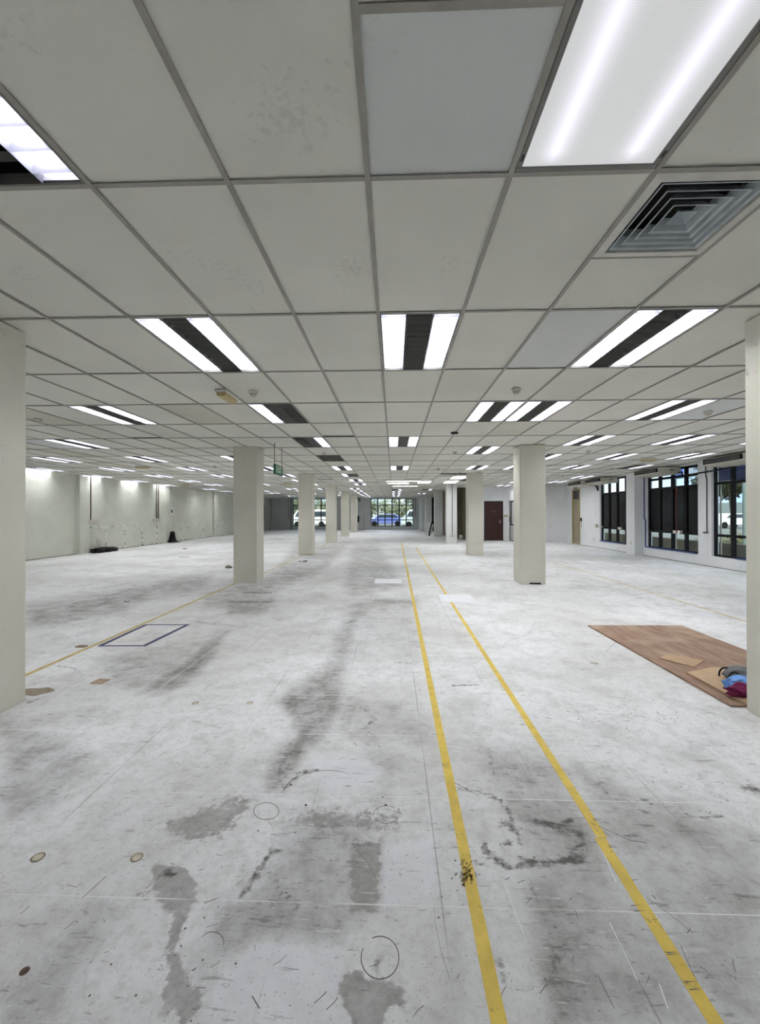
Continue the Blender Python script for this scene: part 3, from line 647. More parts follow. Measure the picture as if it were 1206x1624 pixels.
# ------------------------------------------------------------------ ceiling diffuser vent
r = empty('air_vent', (gx(2) + .3, gy(1) + .3, H), label='square four-way ceiling air vent beside the prismatic light', cat='air vent')
M_VENTW = mat('vent_white', rgb(205, 204, 196), .5, noise=.12); M_VENTB = mat('vent_blade', rgb(170, 178, 182), .5, noise=.2, nscale=10)
def ring(m, o1, z1, o2, z2, mi=0):
    a = [(-o1, -o1, z1), (o1, -o1, z1), (o1, o1, z1), (-o1, o1, z1)]; c = [(-o2, -o2, z2), (o2, -o2, z2), (o2, o2, z2), (-o2, o2, z2)]
    m.add(a + c, [(k, (k + 1) % 4, 4 + (k + 1) % 4, 4 + k) for k in range(4)], mi)
m = MB(); ring(m, .288, .0, .245, -.004); ring(m, .245, -.004, .238, .02); ring(m, .238, .02, .238, .12); ring(m, .288, .0, .288, .01)
m.build('vent_frame', M_VENTW, r)
for k in range(4):
    o = .222 - k * .044; m = MB(); ring(m, o, .006, o - .032, .05); ring(m, o - .032, .05, o - .034, .05); ring(m, o - .003, .006, o - .034, .05)
    ring(m, o, .006, o + .009, .002); ring(m, o - .003, .006, o + .009, .001)
    m.build('vent_blade', M_VENTB, r)
m = MB(); ring(m, .048, .008, .0, .055); m.build('vent_cone', M_VENTB, r)
MB().box(-.285, .285, -.285, .285, .12, .125).build('vent_duct', M_PLENUM, r)

# ------------------------------------------------------------------ detectors, emergency lights, exit signs
def detector():
    r = empty('smoke_detector')
    MB().lathe([(.052, 0), (.052, -.018), (.045, -.022)], 20).build('detector_base', M_WHITEP, r)
    MB().lathe([(.04, -.022), (.036, -.045), (.024, -.058), (.006, -.064)], 20).build('detector_head', M_CREAMP, r)
    return r
pd = None
DL = [(-1.63, 4.84, 'left of the middle, beside the nearest yellowed emergency light'), (-5.31, 6.12, 'far left, in front of the left pillar row'), (1.4, 4.84, 'in the tile left of the near right louvred light'), (4.4, 6.03, 'behind the near right pillar, beside a lit strip light'), (4.42, 9.69, 'over the right bay, first tile beyond the second right pillar'),
      (6.2, 15.7, 'over the right bay, close to the far white wall'), (6.85, 13.4, 'over the right bay beside the dark stained tile'), (6.9, 9.8, 'near the air conditioners, before the window wall'), (-9.56, 12.3, 'left bay, close to the left wall'), (-5.28, 12.25, 'left bay, just left of the left pillars'),
      (-1.62, 9.71, 'between the two partly lit fixtures, right of the left pillars'), (1.41, 13.3, 'far ahead over the right yellow line'), (1.41, 9.71, 'left of the second right pillar'), (-5.2, 19.4, 'far left bay behind the hanging exit sign')]
for x, y, l in DL:
    r = detector() if pd is None else copy_tree(pd); pd = pd or r
    r.location = (x, y, H); tag(r, 'small round smoke detector ' + l, 'smoke detector', 'smoke detectors on the ceiling')
r = empty('sensor', (1.07, 7.41, H), label='small black ceiling sensor with white cap, near the middle of the hall', cat='sensor')
MB().lathe([(.07, 0), (.065, -.02), (.03, -.03)], 18).build('sensor_base', M_BLACK, r); MB().lathe([(.03, -.03), (.028, -.045), (.01, -.05)], 14).build('sensor_cap', M_WHITEP, r)
def em_light():
    r = empty('emergency_light'); m = MB(); m.box(-.07, .07, -.19, .19, -.03, 0); m.build('light_base', M_WHITEP, r, bevel=.008)
    m = MB(); m.prism([(-.06, -.03), (.06, -.03), (.045, -.075), (-.045, -.075)], 'y', -.18, .18)
    m.build('light_cover', M_YELLP, r, bevel=.008); return r
pe = None
for x, y, rz, l in [(-1.96, 4.9, 0, 'nearest the camera, left of the middle'), (-7.41, 12.2, PI/2, 'in the left bay'), (6.58, 11.1, PI/2, 'in the right bay before the windows'), (-9.9, 19.7, PI/2, 'far back in the left bay'), (-4.87, 19.3, PI/2, 'far back near the left pillars')]:
    r = em_light() if pe is None else copy_tree(pe); pe = pe or r
    r.location = (x, y, H); r.rotation_euler = (0, 0, rz); tag(r, 'yellowed emergency bulkhead light ' + l, 'emergency light', 'emergency bulkhead lights')
# hanging exit sign (plate runs along the hall)
r = empty('exit_sign', (-2.38, 8.62, H), label='green exit sign hanging on two rods beside the second left pillar', cat='exit sign')
for s in (-1, 1): MB().tube((0, s * .27, 0), (0, s * .27, -.42), .006).build('hanging_rod', mat('rod_brown', rgb(90, 84, 74), .5), r)
MB().box(-.018, .018, -.29, .29, -.62, -.42).build('sign_plate', M_GREEN, r)
text_obj('sign_lettering', 'EXIT', .2, M_SIGNW, Matrix.Translation((.02, 0, -.52)) @ Matrix.Rotation(PI/2, 4, 'Z') @ Matrix.Rotation(PI/2, 4, 'X'), r)
r = empty('exit_sign', (-3.1, 36.2, H), label='green exit sign hanging far back just left of the big far window', cat='exit sign')
MB().box(-.24, .24, -.02, .02, -.36, -.06).build('sign_plate', M_GREEN, r); MB().tube((0, 0, 0), (0, 0, -.06), .01).build('hanging_rod', M_GREY, r)
text_obj('sign_lettering', 'EXIT', .2, M_SIGNW, Matrix.Translation((0, -.022, -.21)) @ Matrix.Rotation(PI/2, 4, 'X'), r)
r = empty('exit_sign', (XR - .02, 20.24, 2.7), label='small green exit sign above the beige door', cat='exit sign')
MB().box(-.02, .02, -.2, .2, -.07, .07).build('sign_plate', M_GREEN, r)
text_obj('sign_lettering', 'EXIT', .11, M_SIGNW, Matrix.Translation((-.022, 0, 0)) @ Matrix.Rotation(-PI/2, 4, 'Z') @ Matrix.Rotation(PI/2, 4, 'X'), r)

# ------------------------------------------------------------------ air conditioners under the ceiling
def aircon():
    r = empty('air_conditioner')                  # local: length along y, louvre faces -x, hangs down from z=0
    prof = [(-.32, -.02), (-.34, -.06), (-.33, -.16), (-.27, -.2), (.26, -.235), (.3, -.2), (.3, -.02)]
    m = MB(); m.prism(prof, 'y', -.62, .62); m.build('casing', M_CREAMP, r, bevel=.008)
    m = MB(); m.box(-.36, -.3, -.6, .6, -.165, -.05); m.build('air_outlet', M_BLACK, r)
    for k in range(3): MB().obox((-.362, 0, -.078 - k * .03), (.03, 1.1, .004), Matrix.Rotation(.5, 3, 'Y')).build('louvre', M_DGREY, r)
    for s in (-1, 1):
        m = MB(); m.prism([(a * 1.02, b2 * 1.04) for a, b2 in prof], 'y', s * .62, s * .655); m.build('end_cap', M_CREAMP, r, bevel=.01)
    for y in (-.5, .5): MB().tube((0, y, 0), (0, y, -.03), .012).build('hanger', M_GREY, r)
    MB().box(-.02, .12, -.659, -.655, -.13, -.09).build('badge', M_DGREY, r)
    return r
pa = None
for y, l in [(10.5, 'nearest the camera, at the near right pillar'), (13.6, 'second from the camera, over the middle window'), (17.15, 'third from the camera, over the farthest right window'), (18.9, 'farthest, before the beige door')]:
    r = aircon() if pa is None else copy_tree(pa); pa = pa or r
    r.location = (8.33, y, H - .005); tag(r, 'cream under-ceiling air conditioner ' + l, 'air conditioner', 'air conditioners along the window wall')
m = MB(); m.path([(8.55, 12.9, 2.68), (8.55, 12.75, 2.68), (8.55, 12.75, 2.56), (8.55, 11.3, 2.60), (8.55, 10.9, 2.62)], .022); m.build('drain_pipe', M_BLACK, label='black drain pipe running across the pier between two windows', cat='pipe')
m = MB(); m.path([(8.62, 18.25, 2.62), (8.62, 18.1, 2.56), (8.62, 18.05, 2.42)], .03); m.build('drain_pipe', M_BLACK, label='short black drain pipe below the third air conditioner', cat='pipe')
m = MB(); m.path([(XR - .02, 15.25 - .65, 2.7), (XR - .02, 14.78, 2.7), (XR - .02, 14.78, 1.3), (XR - .02, 14.72, 1.2), (XR - .02, 14.72, .31), (XR - .02, 12.3, .31)], .018)
m.build('blue_pipe', M_BLUEP, label='blue pipe running down beside the middle window and along its sill', cat='pipe')
m = MB(); m.path([(XR - .02, 10.9, .31), (XR - .02, 9.3, .31)], .018); m.build('blue_pipe', M_BLUEP, label='blue pipe on the sill of the nearest window', cat='pipe')
m = MB(); m.path([(XR - .02, 17.9, .31), (XR - .02, 15.5, .31)], .018); m.build('blue_pipe', M_BLUEP, label='blue pipe on the sill of the farthest right window', cat='pipe')
m = MB(); m.tube((XR - .02, 13.12, .86), (XR - .02, 13.12, 2.26), .02); m.build('red_pipe', M_RED, label='thin dark red pole on the middle window', cat='pole')
r = empty('conduit', (XR - .02, 11.93, 0), label='grey conduit with round junction box between two windows', cat='conduit')
MB().path([(0, 0, 2.8), (0, 0, 2.5), (0, -.04, 2.4), (0, -.04, .95)], .014).build('conduit_pipe', M_GREY, r); MB().lathe([(.001, 0), (.06, 0), (.06, .05), (.001, .05)], 16).build('junction_box', M_GREY, r, loc=(-.03, -.04, .9))
m = MB(); m.box(XR - .02, XR + .068, 13.0, 13.3, .84, .93); m.build('switch_box', M_WHITEP, label='white box on the rail of the middle window', cat='box')
m = MB(); m.box(XR - .02, XR + .068, 16.3, 16.5, .84, .93); m.build('switch_box', M_WHITEP, label='white box on the rail of the farthest right window', cat='box')
m = MB(); m.box(XR - .06, XR, 18.1, 18.25, .85, 1.0); m.tube((XR - .04, 18.1, .92), (XR - .04, 17.6, .9), .015); m.build('tap_box', M_CREAMP, label='small cream tap on the wall left of the farthest right window', cat='tap')
m = MB(); m.box(XR - .05, XR, 19.62, 19.7, 1.1, 1.25); m.tube((XR - .02, 19.64, 1.1), (XR - .02, 19.64, .8), .004); m.build('door_chain', M_BLACK, label='black latch with hanging cord beside the beige door', cat='latch')

# ------------------------------------------------------------------ sockets
def socket():
    r = empty('wall_socket'); MB().box(-.045, .045, -.012, 0, -.045, .045).build('face_plate', M_WHITEP, r, bevel=.004)
    m = MB(); m.box(-.004, .004, -.0135, -.012, .008, .022); m.box(-.016, -.009, -.0135, -.012, -.014, -.004); m.box(.009, .016, -.0135, -.012, -.014, -.004); m.build('socket_holes', M_BLACK, r)
    return r
ps = None
for x, y, z, l in [(2.92, PILY[1], .335, 'low on the second right pillar'), (2.86, PILY[2], .34, 'low on the third right pillar'), (-3.08, PILY[1], .36, 'low on the second left pillar'), (-3.12, PILY[2], .42, 'low on the third left pillar')]:
    r = socket() if ps is None else copy_tree(ps); ps = ps or r
    r.location = (x, y, z); tag(r, 'white square wall socket ' + l, 'wall socket', 'sockets on the pillars')
r = copy_tree(ps); r.location = (8.35, 15.1, .42); r.rotation_euler = (0, 0, -PI/2); tag(r, 'white wall socket low on the white pier between the windows', 'wall socket')
r = empty('light_switch', (6.03, 22.8, 1.33), label='pair of yellowed switches right of the dark wooden door', cat='light switch')
for s in (-1, 1): MB().box(s * .06 - .045, s * .06 + .045, -.02, 0, -.045, .045).build('switch_plate', M_YELLP, r)

# ------------------------------------------------------------------ conduits on pillars and left wall
def drop(x, y, z0, nrm, box=.5, n=1, ztop=H):
    pass
r = empty('conduit', (2.89, PILY[3] - .02, 0), label='brown conduit with box on the white right pillar', cat='conduit')
MB().tube((0, 0, .42), (0, 0, H), .014).build('conduit_pipe', M_PIPE, r); MB().box(-.12, .12, -.04, .02, .3, .4).build('trunking_box', M_CREAMP, r)
for y, w, n, lb in [(15.61, .66, 1, 'near'), (20.05, .7, 2, 'far')]:
    r = empty('conduit', (XL + .02, y, 0), label='dark maroon conduit dropping to a white box on the left wall, %s one' % lb, cat='conduit')
    m = MB()
    for k in range(n): m.tube((0, k * .16, 1.24), (0, k * .16, H), .02)
    m.build('conduit_pipe', M_PIPE, r); MB().box(-.02, .07, -.32, .35 if n == 1 else .2, 1.1, 1.24).build('trunking_box', M_CREAMP, r, bevel=.006)
for x, z, lb in [(-11.25, 1.0, 'beside the far left corner'), (-9.67, 1.05, 'left of the far left window')]:
    r = empty('conduit', (x, YF - .02, 0), label='grey conduit with box on the far wall ' + lb, cat='conduit')
    MB().tube((0, 0, z), (0, 0, H), .02).build('conduit_pipe', M_GREY, r); MB().box(-.2, .2, -.05, .02, z - .06, z + .04).build('trunking_box', M_CREAMP, r)
MB().tube((-9.42, YF - .04, 0), (-9.42, YF - .04, H), .05).build('drain_pipe', M_DGREY, label='dark vertical pipe beside the far left window', cat='pipe')
r = empty('conduit', (2.0, YF - .02, 0), label='thin brown conduit right of the big far window', cat='conduit')
MB().tube((0, 0, 1.2), (0, 0, H), .02).build('conduit_pipe', M_PIPE, r); MB().box(-.12, .12, -.05, .02, 1.1, 1.2).build('trunking_box', M_CREAMP, r)
r = empty('wall_cabinet', (-3.24, YF - .06, .98), label='narrow dark hose box left of the big far window', cat='wall box')
MB().box(-.1, .1, -.06, .06, -.3, .3).build('box_body', M_DGREY, r); MB().box(-.08, .08, -.07, -.06, -.27, .27).build('box_door', M_BLACK, r)
# outlines left by removed panels on the left wall
def residue(ylist, zt, lb):
    r = empty('panel_residue', (XL, 0, 0), label=lb, cat='wall marks')
    RM = MATS.get('residue') or bpy.data.materials.new('residue'); MATS['residue'] = RM; RM.use_nodes = True; tt = RM.node_tree
    if len(tt.nodes) < 4:
        n = N(tt, 'ShaderNodeTexNoise', Scale=7., Detail=4.); c = N(tt, 'ShaderNodeValToRGB'); c.color_ramp.interpolation = 'CONSTANT'
        c.color_ramp.elements[0].color = rgb(236, 238, 230); c.color_ramp.elements[1].position = .56; c.color_ramp.elements[1].color = rgb(72, 66, 52)
        q = N(tt, 'ShaderNodeTexCoord'); tt.links.new(q.outputs['Object'], n.inputs['Vector']); tt.links.new(n.outputs['Fac'], c.inputs['Fac']); tt.links.new(c.outputs[0], tt.nodes['Principled BSDF'].inputs['Base Color'])
    MB().box(0, .004, ylist[0], ylist[-1], zt - .03, zt).build('glue_strip', RM, r); MB().box(0, .006, ylist[0], ylist[-1], .02, .06).build('glue_strip', RM, r)
    for y in ylist: MB().box(0, .004, y - .03, y + .03, .05, zt - .03).build('glue_strip', RM, r)
residue([15.33, 16.5, 17.7, 18.9, 20.1], .97, 'white and brown glue outlines of removed panels low on the left wall, near set')
residue([22.3, 23.2, 25.1, 27.2, 28.6, 29.4], .92, 'white and brown glue outlines of removed panels low on the left wall, far set')
r = empty('notice', (XL + .01, 21.45, 1.6), label='small framed white notice on the left wall', cat='notice')
MB().box(-.008, .008, -.25, .25, -.22, .22).build('notice_board', M_WHITEP, r); MB().box(.008, .012, -.09, .09, -.08, .08).build('notice_print', M_DGREY, r)

# ------------------------------------------------------------------ floor lines and marks
YM = bpy.data.materials.new('worn_yellow_paint'); YM.use_nodes = True; t = YM.node_tree; b = t.nodes['Principled BSDF']; L = t.links.new
tc = N(t, 'ShaderNodeTexCoord')
yb = mix(mr(noise(9., 5., .6), .35, .7), rgb(228, 200, 84), rgb(204, 174, 66)); yb = mix(mr(noise(24., 6., .75, off=3), .58, .66, 0, .6), yb, rgb(96, 84, 50)); yb = mix(mr(noise(3.4, 6., .85, off=9), .63, .68, 0, .85), yb, rgb(100, 88, 56)); yb = mix(mr(noise(60., 3., .7, off=5), .66, .7, 0, .6), yb, rgb(214, 212, 200))
L(yb, b.inputs['Base Color']); b.inputs['Roughness'].default_value = .5
YF2 = mat('faded_yellow', rgb(196, 176, 112), .6, noise=.25, nscale=12)
def strip(m, pts, w, z=.0015, jag=.0):
    P = [Vector((a, b2, 0)) for a, b2 in pts]; out = []
    for k, p in enumerate(P):
        d_ = (P[min(k + 1, len(P) - 1)] - P[max(k - 1, 0)]).normalized(); n_ = Vector((-d_.y, d_.x, 0)) * w / 2
        out.append((p + n_ * (1 + random.uniform(-jag, jag)), p - n_ * (1 + random.uniform(-jag, jag))))
    n0 = len(m.v); vs = []
    for a, c in out: vs += [(a.x, a.y, z), (c.x, c.y, z), (a.x, a.y, .0002), (c.x, c.y, .0002)]
    fs = []
    for k in range(len(out) - 1):
        o = 4 * k; fs += [(o, o + 1, o + 5, o + 4), (o, o + 4, o + 6, o + 2), (o + 1, o + 3, o + 7, o + 5)]
    m.add(vs, fs)
def line_pts(fx, y0, y1, st=.08):
    n = int((y1 - y0) / st); return [(fx(y0 + (y1 - y0) * k / n), y0 + (y1 - y0) * k / n) for k in range(n + 1)]
m = MB(); strip(m, line_pts(lambda y: .293 + .005 * y, .9, 21.), .048, jag=.04); m.build('painted_line', YM, label='yellow painted floor line, left one of the pair running down the hall', cat='floor line')
m = MB(); strip(m, line_pts(lambda y: .917 + .0075 * (y - 1), .9, 1.925), .048, jag=.05); strip(m, line_pts(lambda y: .932 + .002 * y, 1.928, 18.3), .046, jag=.05)
m.build('painted_line', YM, label='yellow painted floor line, right one of the pair running down the hall', cat='floor line')
m = MB(); strip(m, line_pts(lambda y: -3.34 + .002 * y, 3.3, 8.76), .05, jag=.06); strip(m, line_pts(lambda y: -3.2, 9.3, 20.5), .04); m.build('painted_line', YF2, label='thin worn yellow line running to the second left pillar', cat='floor line')
m = MB(); strip(m, line_pts(lambda y: 4.74, 5.0, 13.), .035, jag=.2); m.build('painted_line', YF2, label='thin faded yellow line beyond the brown board', cat='floor line')
m = MB(); strip(m, line_pts(lambda y: 6.64, 8.5, 14.), .03, jag=.3); m.build('painted_line', mat('very_faded_yellow', rgb(205, 198, 168), .6, noise=.2), label='faintest yellow line, nearest the window wall', cat='floor line')
r = empty('tape_rectangle', (0, 0, 0), label='rectangle of dark blue tape stuck to the floor at left', cat='tape')
BT = mat('blue_tape', rgb(16, 24, 84), .5, noise=.2)
for p in ([(-3.26, 4.56), (-2.77, 4.58)], [(-2.76, 4.555), (-2.71, 5.47)], [(-3.27, 5.45), (-2.70, 5.46)], [(-3.25, 4.56), (-3.26, 5.45)]):
    m = MB(); strip(m, p, .032 if abs(p[0][0] - p[1][0]) > .2 else .05, .0022); m.build('tape_strip', BT, r)
def sheet(pts, name, m_, z=.002, **k):
    m = MB(); m.prism(pts, 'z', .0002, z); return m.build(name, m_, **k)
PW = mat('white_floor_patch', rgb(243, 245, 248), .5, noise=.05)
sheet([(-.405, 8.82), (.175, 8.83), (.172, 9.43), (-.403, 9.42)], 'white_tile', PW, label='white square patch on the floor left of the left yellow line', cat='floor patch')
sheet([(.80, 6.965), (1.35, 6.98), (1.375, 7.62), (.808, 7.61)], 'white_tile', PW, .003, label='white square patch lying across the right yellow line', cat='floor patch')
# floor plugs
def plug(x, y, rr, kind, lb):
    m = MB(); z = .0015
    if kind == 'ring':
        n = 32; m.add([(q * rr * math.cos(2*PI*k/n), q * rr * math.sin(2*PI*k/n), z) for q in (1., .8) for k in range(n)] , [(k, (k+1) % n, n+(k+1) % n, n+k) for k in range(n)])
        r = empty('floor_plug', (x, y, 0), label=lb, cat='floor plug', group='round plugs in the floor')
        m.build('plug_rim', mat('rust_rim', rgb(122, 104, 72), .6, noise=.3, nscale=30), r); MB().lathe([(rr * .8, .0003), (rr * .8, .001), (.001, .0012)], 24).build('plug_cap', mat('plug_cream', rgb(206, 200, 180), .5, noise=.15, nscale=40), r)
    else:
        MB().lathe([(rr, .0002), (rr * .95, .0014), (.001, .0016)], 20).build('floor_plug', mat('rust_plug', rgb(92, 68, 50), .6, noise=.4, nscale=60), loc=(x, y, 0), label=lb, cat='floor plug', group='round plugs in the floor')
for px, py, rr, k, lb in [(60,1360,.026,'ring','cream plug with rusty rim, leftmost of the near pair'), (217,1360,.024,'ring','cream plug with rusty rim, right one of the near pair'), (39,1540,.014,'d','small brown plug at the bottom left corner'), (485.5,1277,.007,'d','tiny rusty bolt head right of the drawn circle'), (612,1277,.007,'d','tiny rusty bolt head above the faint ring left of the yellow line'),
      (462,1245,.006,'d','tiny rusty bolt head above the drawn circle'), (310,1115,.024,'ring','pale plug, left one of the middle distance pair'), (397,1115,.024,'ring','pale plug, right one of the middle distance pair'), (943,1052,.03,'ring','pale plug on the floor left of the brown board')]:
    x, y = at_floor(px, py); plug(x, y, rr, k, lb)
# scratches, rings and specks nobody could count
m = MB()
def ringm(cx, cy, rx, ry, w, a0=0, a1=2*PI, n=48):
    pts = []
    for k in range(n + 1):
        a = a0 + (a1 - a0) * k / n; pts.append(at_floor(cx + rx * math.cos(a), cy + ry * math.sin(a)))
    strip(m, pts, w, .0009)
ringm(422.5, 1286.5, 20, 13.5, .003); ringm(613, 1292, 20, 14, .0022, .3, 5.5); ringm(603, 1519, 30, 34, .003, -2, 3.6); ringm(337, 1494, 18, 16, .002, 3.6, 6.6); ringm(520, 1260, 70, 38, .003, 3.3, 5.0)
def scratch(px, py, ln, ang, w):
    x, y = at_floor(px, py); n = 4; c = random.uniform(-.4, .4)
    strip(m, [(x + ln * k / n * math.cos(ang + c * k / n), y + ln * k / n * math.sin(ang + c * k / n)) for k in range(n + 1)], w, .0008)
for pts, w in [([(692,1470),(700,1510),(713,1550)],.002), ([(688,1440),(692,1475)],.0015), ([(950,1310),(999,1333),(1025,1336)],.004), ([(1025,1423),(1050,1440),(1100,1480)],.003), ([(1080,1500),(1100,1545),(1130,1600)],.003), ([(560,1340),(585,1370),(600,1400)],.002), ([(700,1230),(760,1262)],.004),
               ([(230,1410),(255,1390)],.003),([(130,1425),(168,1390)],.004),([(950,1550),(975,1600)],.003),([(985,1010),(960,1035)],.004),([(800,1020),(840,1005),(850,985)],.004),([(400,1580),(412,1600)],.005),([(305,1540),(311,1535)],.006),([(1035,1420),(1041,1426)],.006)]:
    strip(m, [at_floor(*p) for p in pts], w * .6, .0008)
for k in range(150):
    px, py = random.uniform(20, 1190), 830 + 790 * random.random() ** .9
    x, y = at_floor(px, py)
    if y > 15: continue
    scratch(px, py, random.uniform(.008, .04) * (1 + y * .15), random.gauss(.4, .6), random.uniform(.0008, .0018) * (1 + y * .15))
for cx_, cy_, sx_2, sy_2, nn in [(1000,1130,60,10,26),(600,1150,90,22,18),(730,1390,18,16,16),(820,1230,14,30,10),(1090,1150,60,12,10),(1060,1240,80,30,12),(1160,1245,40,8,6),(500,985,14,3,5),(200,1500,100,60,14),(950,960,150,20,14),(600,1400,250,120,40)]:
    for k in range(nn):
        x, y = at_floor(random.gauss(cx_, sx_2), random.gauss(cy_, sy_2)); rr = random.uniform(.001, .003) * (1 + y * .4)
        m.add([(x + rr * random.uniform(.6, 1.3) * math.cos(2*PI*q/7), y + rr * random.uniform(.6, 1.3) * math.sin(2*PI*q/7), .0012) for q in range(7)], [tuple(range(7))])
for px, py in [(649,953),(654,969),(664,1025),(690,1132),(691,1165),(706,1212),(703,1100),(720,960),(757,1024),(790,1080),(799,1095),(830,1148),(948,1300),(974,1345),(1074,1522),(1098,1560),(1012,1440)]:
    x, y = at_floor(px, py); w_ = .006 * (1 + y * .18)
    for q in range(2):
        a = random.uniform(-.02, .02); m.add([(x - .022, y + a - w_ * .3, .0021), (x + .02, y + a - w_ * .2 + .004, .0021), (x + .024, y + a + w_ * .4, .0021), (x - .018, y + a + w_ * .3, .0021)], [(0, 1, 2, 3)])
m.build('floor_scratches', mat('scratch_dark', rgb(104, 100, 94), .7), kind='stuff', label='dark scratches and specks scattered over the worn floor', cat='floor marks')
m = MB()
for pts in ([(967,1463),(1012,1555)], [(938,1308),(978,1400)], [(253,1092),(330,1035),(380,1005)], [(800,1400),(830,1480)], [(880,1100),(925,1170)], [(1046,1560),(1060,1600)]): strip(m, [at_floor(*p) for p in pts], .003, .0009)
m.build('floor_scratches', mat('scratch_white', rgb(245, 245, 245), .7), kind='stuff', label='thin white scratched lines on the worn floor', cat='floor marks')

m = MB(); rr_ = random.Random(4)
for _ in range(60):
    x, y = at_floor(739 + max(-9, min(9, rr_.gauss(0, 6))), 1386 + rr_.gauss(0, 9)); q = rr_.uniform(.003, .007)
    m.add([(x + q * math.cos(2*PI*k/6 + _) * rr_.uniform(.6, 1.3), y + q * math.sin(2*PI*k/6 + _) * rr_.uniform(.6, 1.3), .0022) for k in range(6)], [tuple(range(6))])
m.build('brown_smudge', mat('smudge_brown', rgb(146, 122, 58), .7), kind='stuff', label='brown smudge across the left yellow line near the camera', cat='floor marks')
# ------------------------------------------------------------------ brown board, cardboard, bags
PLY = bpy.data.materials.new('old_plywood'); PLY.use_nodes = True; t = PLY.node_tree; b = t.nodes['Principled BSDF']; L = t.links.new
tc = N(t, 'ShaderNodeTexCoord')
pb = mix(mr(noise(5., 6., .65, 3.0, .5, .35), .32, .7), rgb(164, 136, 114), rgb(116, 88, 72)); pb = mix(mr(noise(2.2, 4., .5, off=3), .5, .75, 0, .6), pb, rgb(190, 172, 146)); pb = mix(mr(noise(14., 6., .75, 3., .4, .35, 8), .6, .7, 0, .5), pb, rgb(96, 66, 52))
L(pb, b.inputs['Base Color']); b.inputs['Roughness'].default_value = .7
m = MB(); m.prism([(2.53, 3.25), (3.71, 3.25), (3.70, 5.54), (2.505, 5.52)], 'z', .0005, .018); m.build('plywood_board', PLY, bevel=.002, label='large brown plywood board lying on the floor at right', cat='board')
CARD = mat('cardboard', rgb(182, 156, 124), .8, noise=.12, nscale=12); DEDGE = mat('board_shadow_edge', rgb(60, 45, 34), .8)
m = MB(); pts = [at_floor(*p) for p in ((1093, 1069), (1180, 1118), (1260, 1125), (1200, 1060), (1128, 1062))]
pts = [(2.62, 3.86), (2.63, 3.24), (3.3, 3.24), (3.36, 3.9), (2.95, 4.0)]
m.prism(pts, 'z', .0205, .036); m.build('cardboard_sheet', CARD, label='flat cardboard sheet on the plywood board under the bags', cat='cardboard')
m = MB(); m.prism([(2.63, 4.27), (2.80, 4.03), (3.02, 4.2), (2.8, 4.38)], 'z', .0185, .026); m.build('cardboard_sheet', mat('brown_card', rgb(178, 150, 118), .8, noise=.12), label='small loose sheet on the plywood board beyond the cardboard', cat='cardboard')
def crumple(name, loc, size, m_, seed, amp=.35, **k):
    bm = bmesh.new(); bmesh.ops.create_icosphere(bm, subdivisions=5, radius=1.); rr = random.Random(seed)
    dirs = [Vector((rr.gauss(0, 1), rr.gauss(0, 1), rr.gauss(0, 1))).normalized() for _ in range(16)]
    from mathutils import noise as mn
    for v in bm.verts:
        p = v.co.copy(); q = p * 1.7 + Vector((seed, 0, 0)); d_ = mn.ridged_multi_fractal(q, 1.0, 2.0, 5, 1.0, 2.0) * .16 + mn.noise(p * 2.2 + Vector((0, seed, 0))) * .25
        f_ = 1 - amp * .5 + amp * d_ * 1.8
        v.co = Vector((p.x * f_ * size[0], p.y * f_ * size[1], max(p.z * f_, -.55) * size[2]))
    zmin = min(v.co.z for v in bm.verts)
    for v in bm.verts: v.co.z -= zmin
    me = bpy.data.meshes.new(name); bm.to_mesh(me); bm.free(); me.materials.append(m_)
    for p in me.polygons: p.use_smooth = True
    o = bpy.data.objects.new(name, me); COL.objects.link(o); o.location = loc; return tag(o, **k)
crumple('cloth_bundle', (2.72, 3.37, .036), (.15, .055, .065), mat('magenta_cloth', rgb(128, 32, 84), .8, noise=.3), 3, .6, label='crumpled magenta cloth on the cardboard beside the right pillar', cat='cloth')
crumple('plastic_bag', (2.83, 3.5, .036), (.17, .06, .07), mat('blue_plastic', rgb(104, 158, 224), .25, noise=.25, nscale=20), 8, .45, label='crumpled light blue plastic bag beside the right pillar', cat='plastic bag')
r = crumple('handbag', (2.98, 3.7, .036), (.16, .09, .075), mat('grey_bag', rgb(112, 114, 116), .8, noise=.2), 12, .35, label='grey bag with black handles behind the blue plastic bag', cat='bag')
m = MB()
for dy in (-.07, .03):
    m.path([(-.13 + .06 * math.cos(a), dy + .02 * math.cos(a), .04 + .05 * math.sin(a)) for a in [PI * k / 10 for k in range(-1, 12)]], .007)
m.build('bag_handle', M_BLACK, r)
# litter
def flakes(name, px, py, n, sp_, m_, seed, **k):
    rr = random.Random(seed); x, y = at_floor(px, py); m = MB()
    for _ in range(n):
        M = Matrix.Rotation(rr.uniform(0, 6), 3, 'Z') @ Matrix.Rotation(rr.uniform(-.5, .5), 3, 'X'); a, b2 = rr.uniform(.3, .6) * sp_, rr.uniform(.12, .3) * sp_
        m.obox((rr.gauss(0, sp_ * .5), rr.gauss(0, sp_ * .5), b2 * .3 + .004), (a, b2, .004), M)
    m.build(name, m_, loc=(x, y, 0), **k)
x, y = at_floor(160, 1081); m = MB(); m.prism([(-.06, -.05), (.045, -.055), (.055, .04), (-.05, .05)], 'z', .0005, .007); m.build('cardboard_piece', mat('card_brown2', rgb(172, 150, 126), .8, noise=.2), loc=(x, y, 0), label='small square of brown cardboard on the floor at left', cat='cardboard')
n = 26; m = MB(); m.prism([((.13 + .02 * math.sin(3 * 2*PI*k/n) + random.uniform(-.008, .008)) * math.cos(2*PI*k/n), (.075 + .012 * math.cos(5 * 2*PI*k/n)) * math.sin(2*PI*k/n)) for k in range(n)], 'z', .0003, .002)
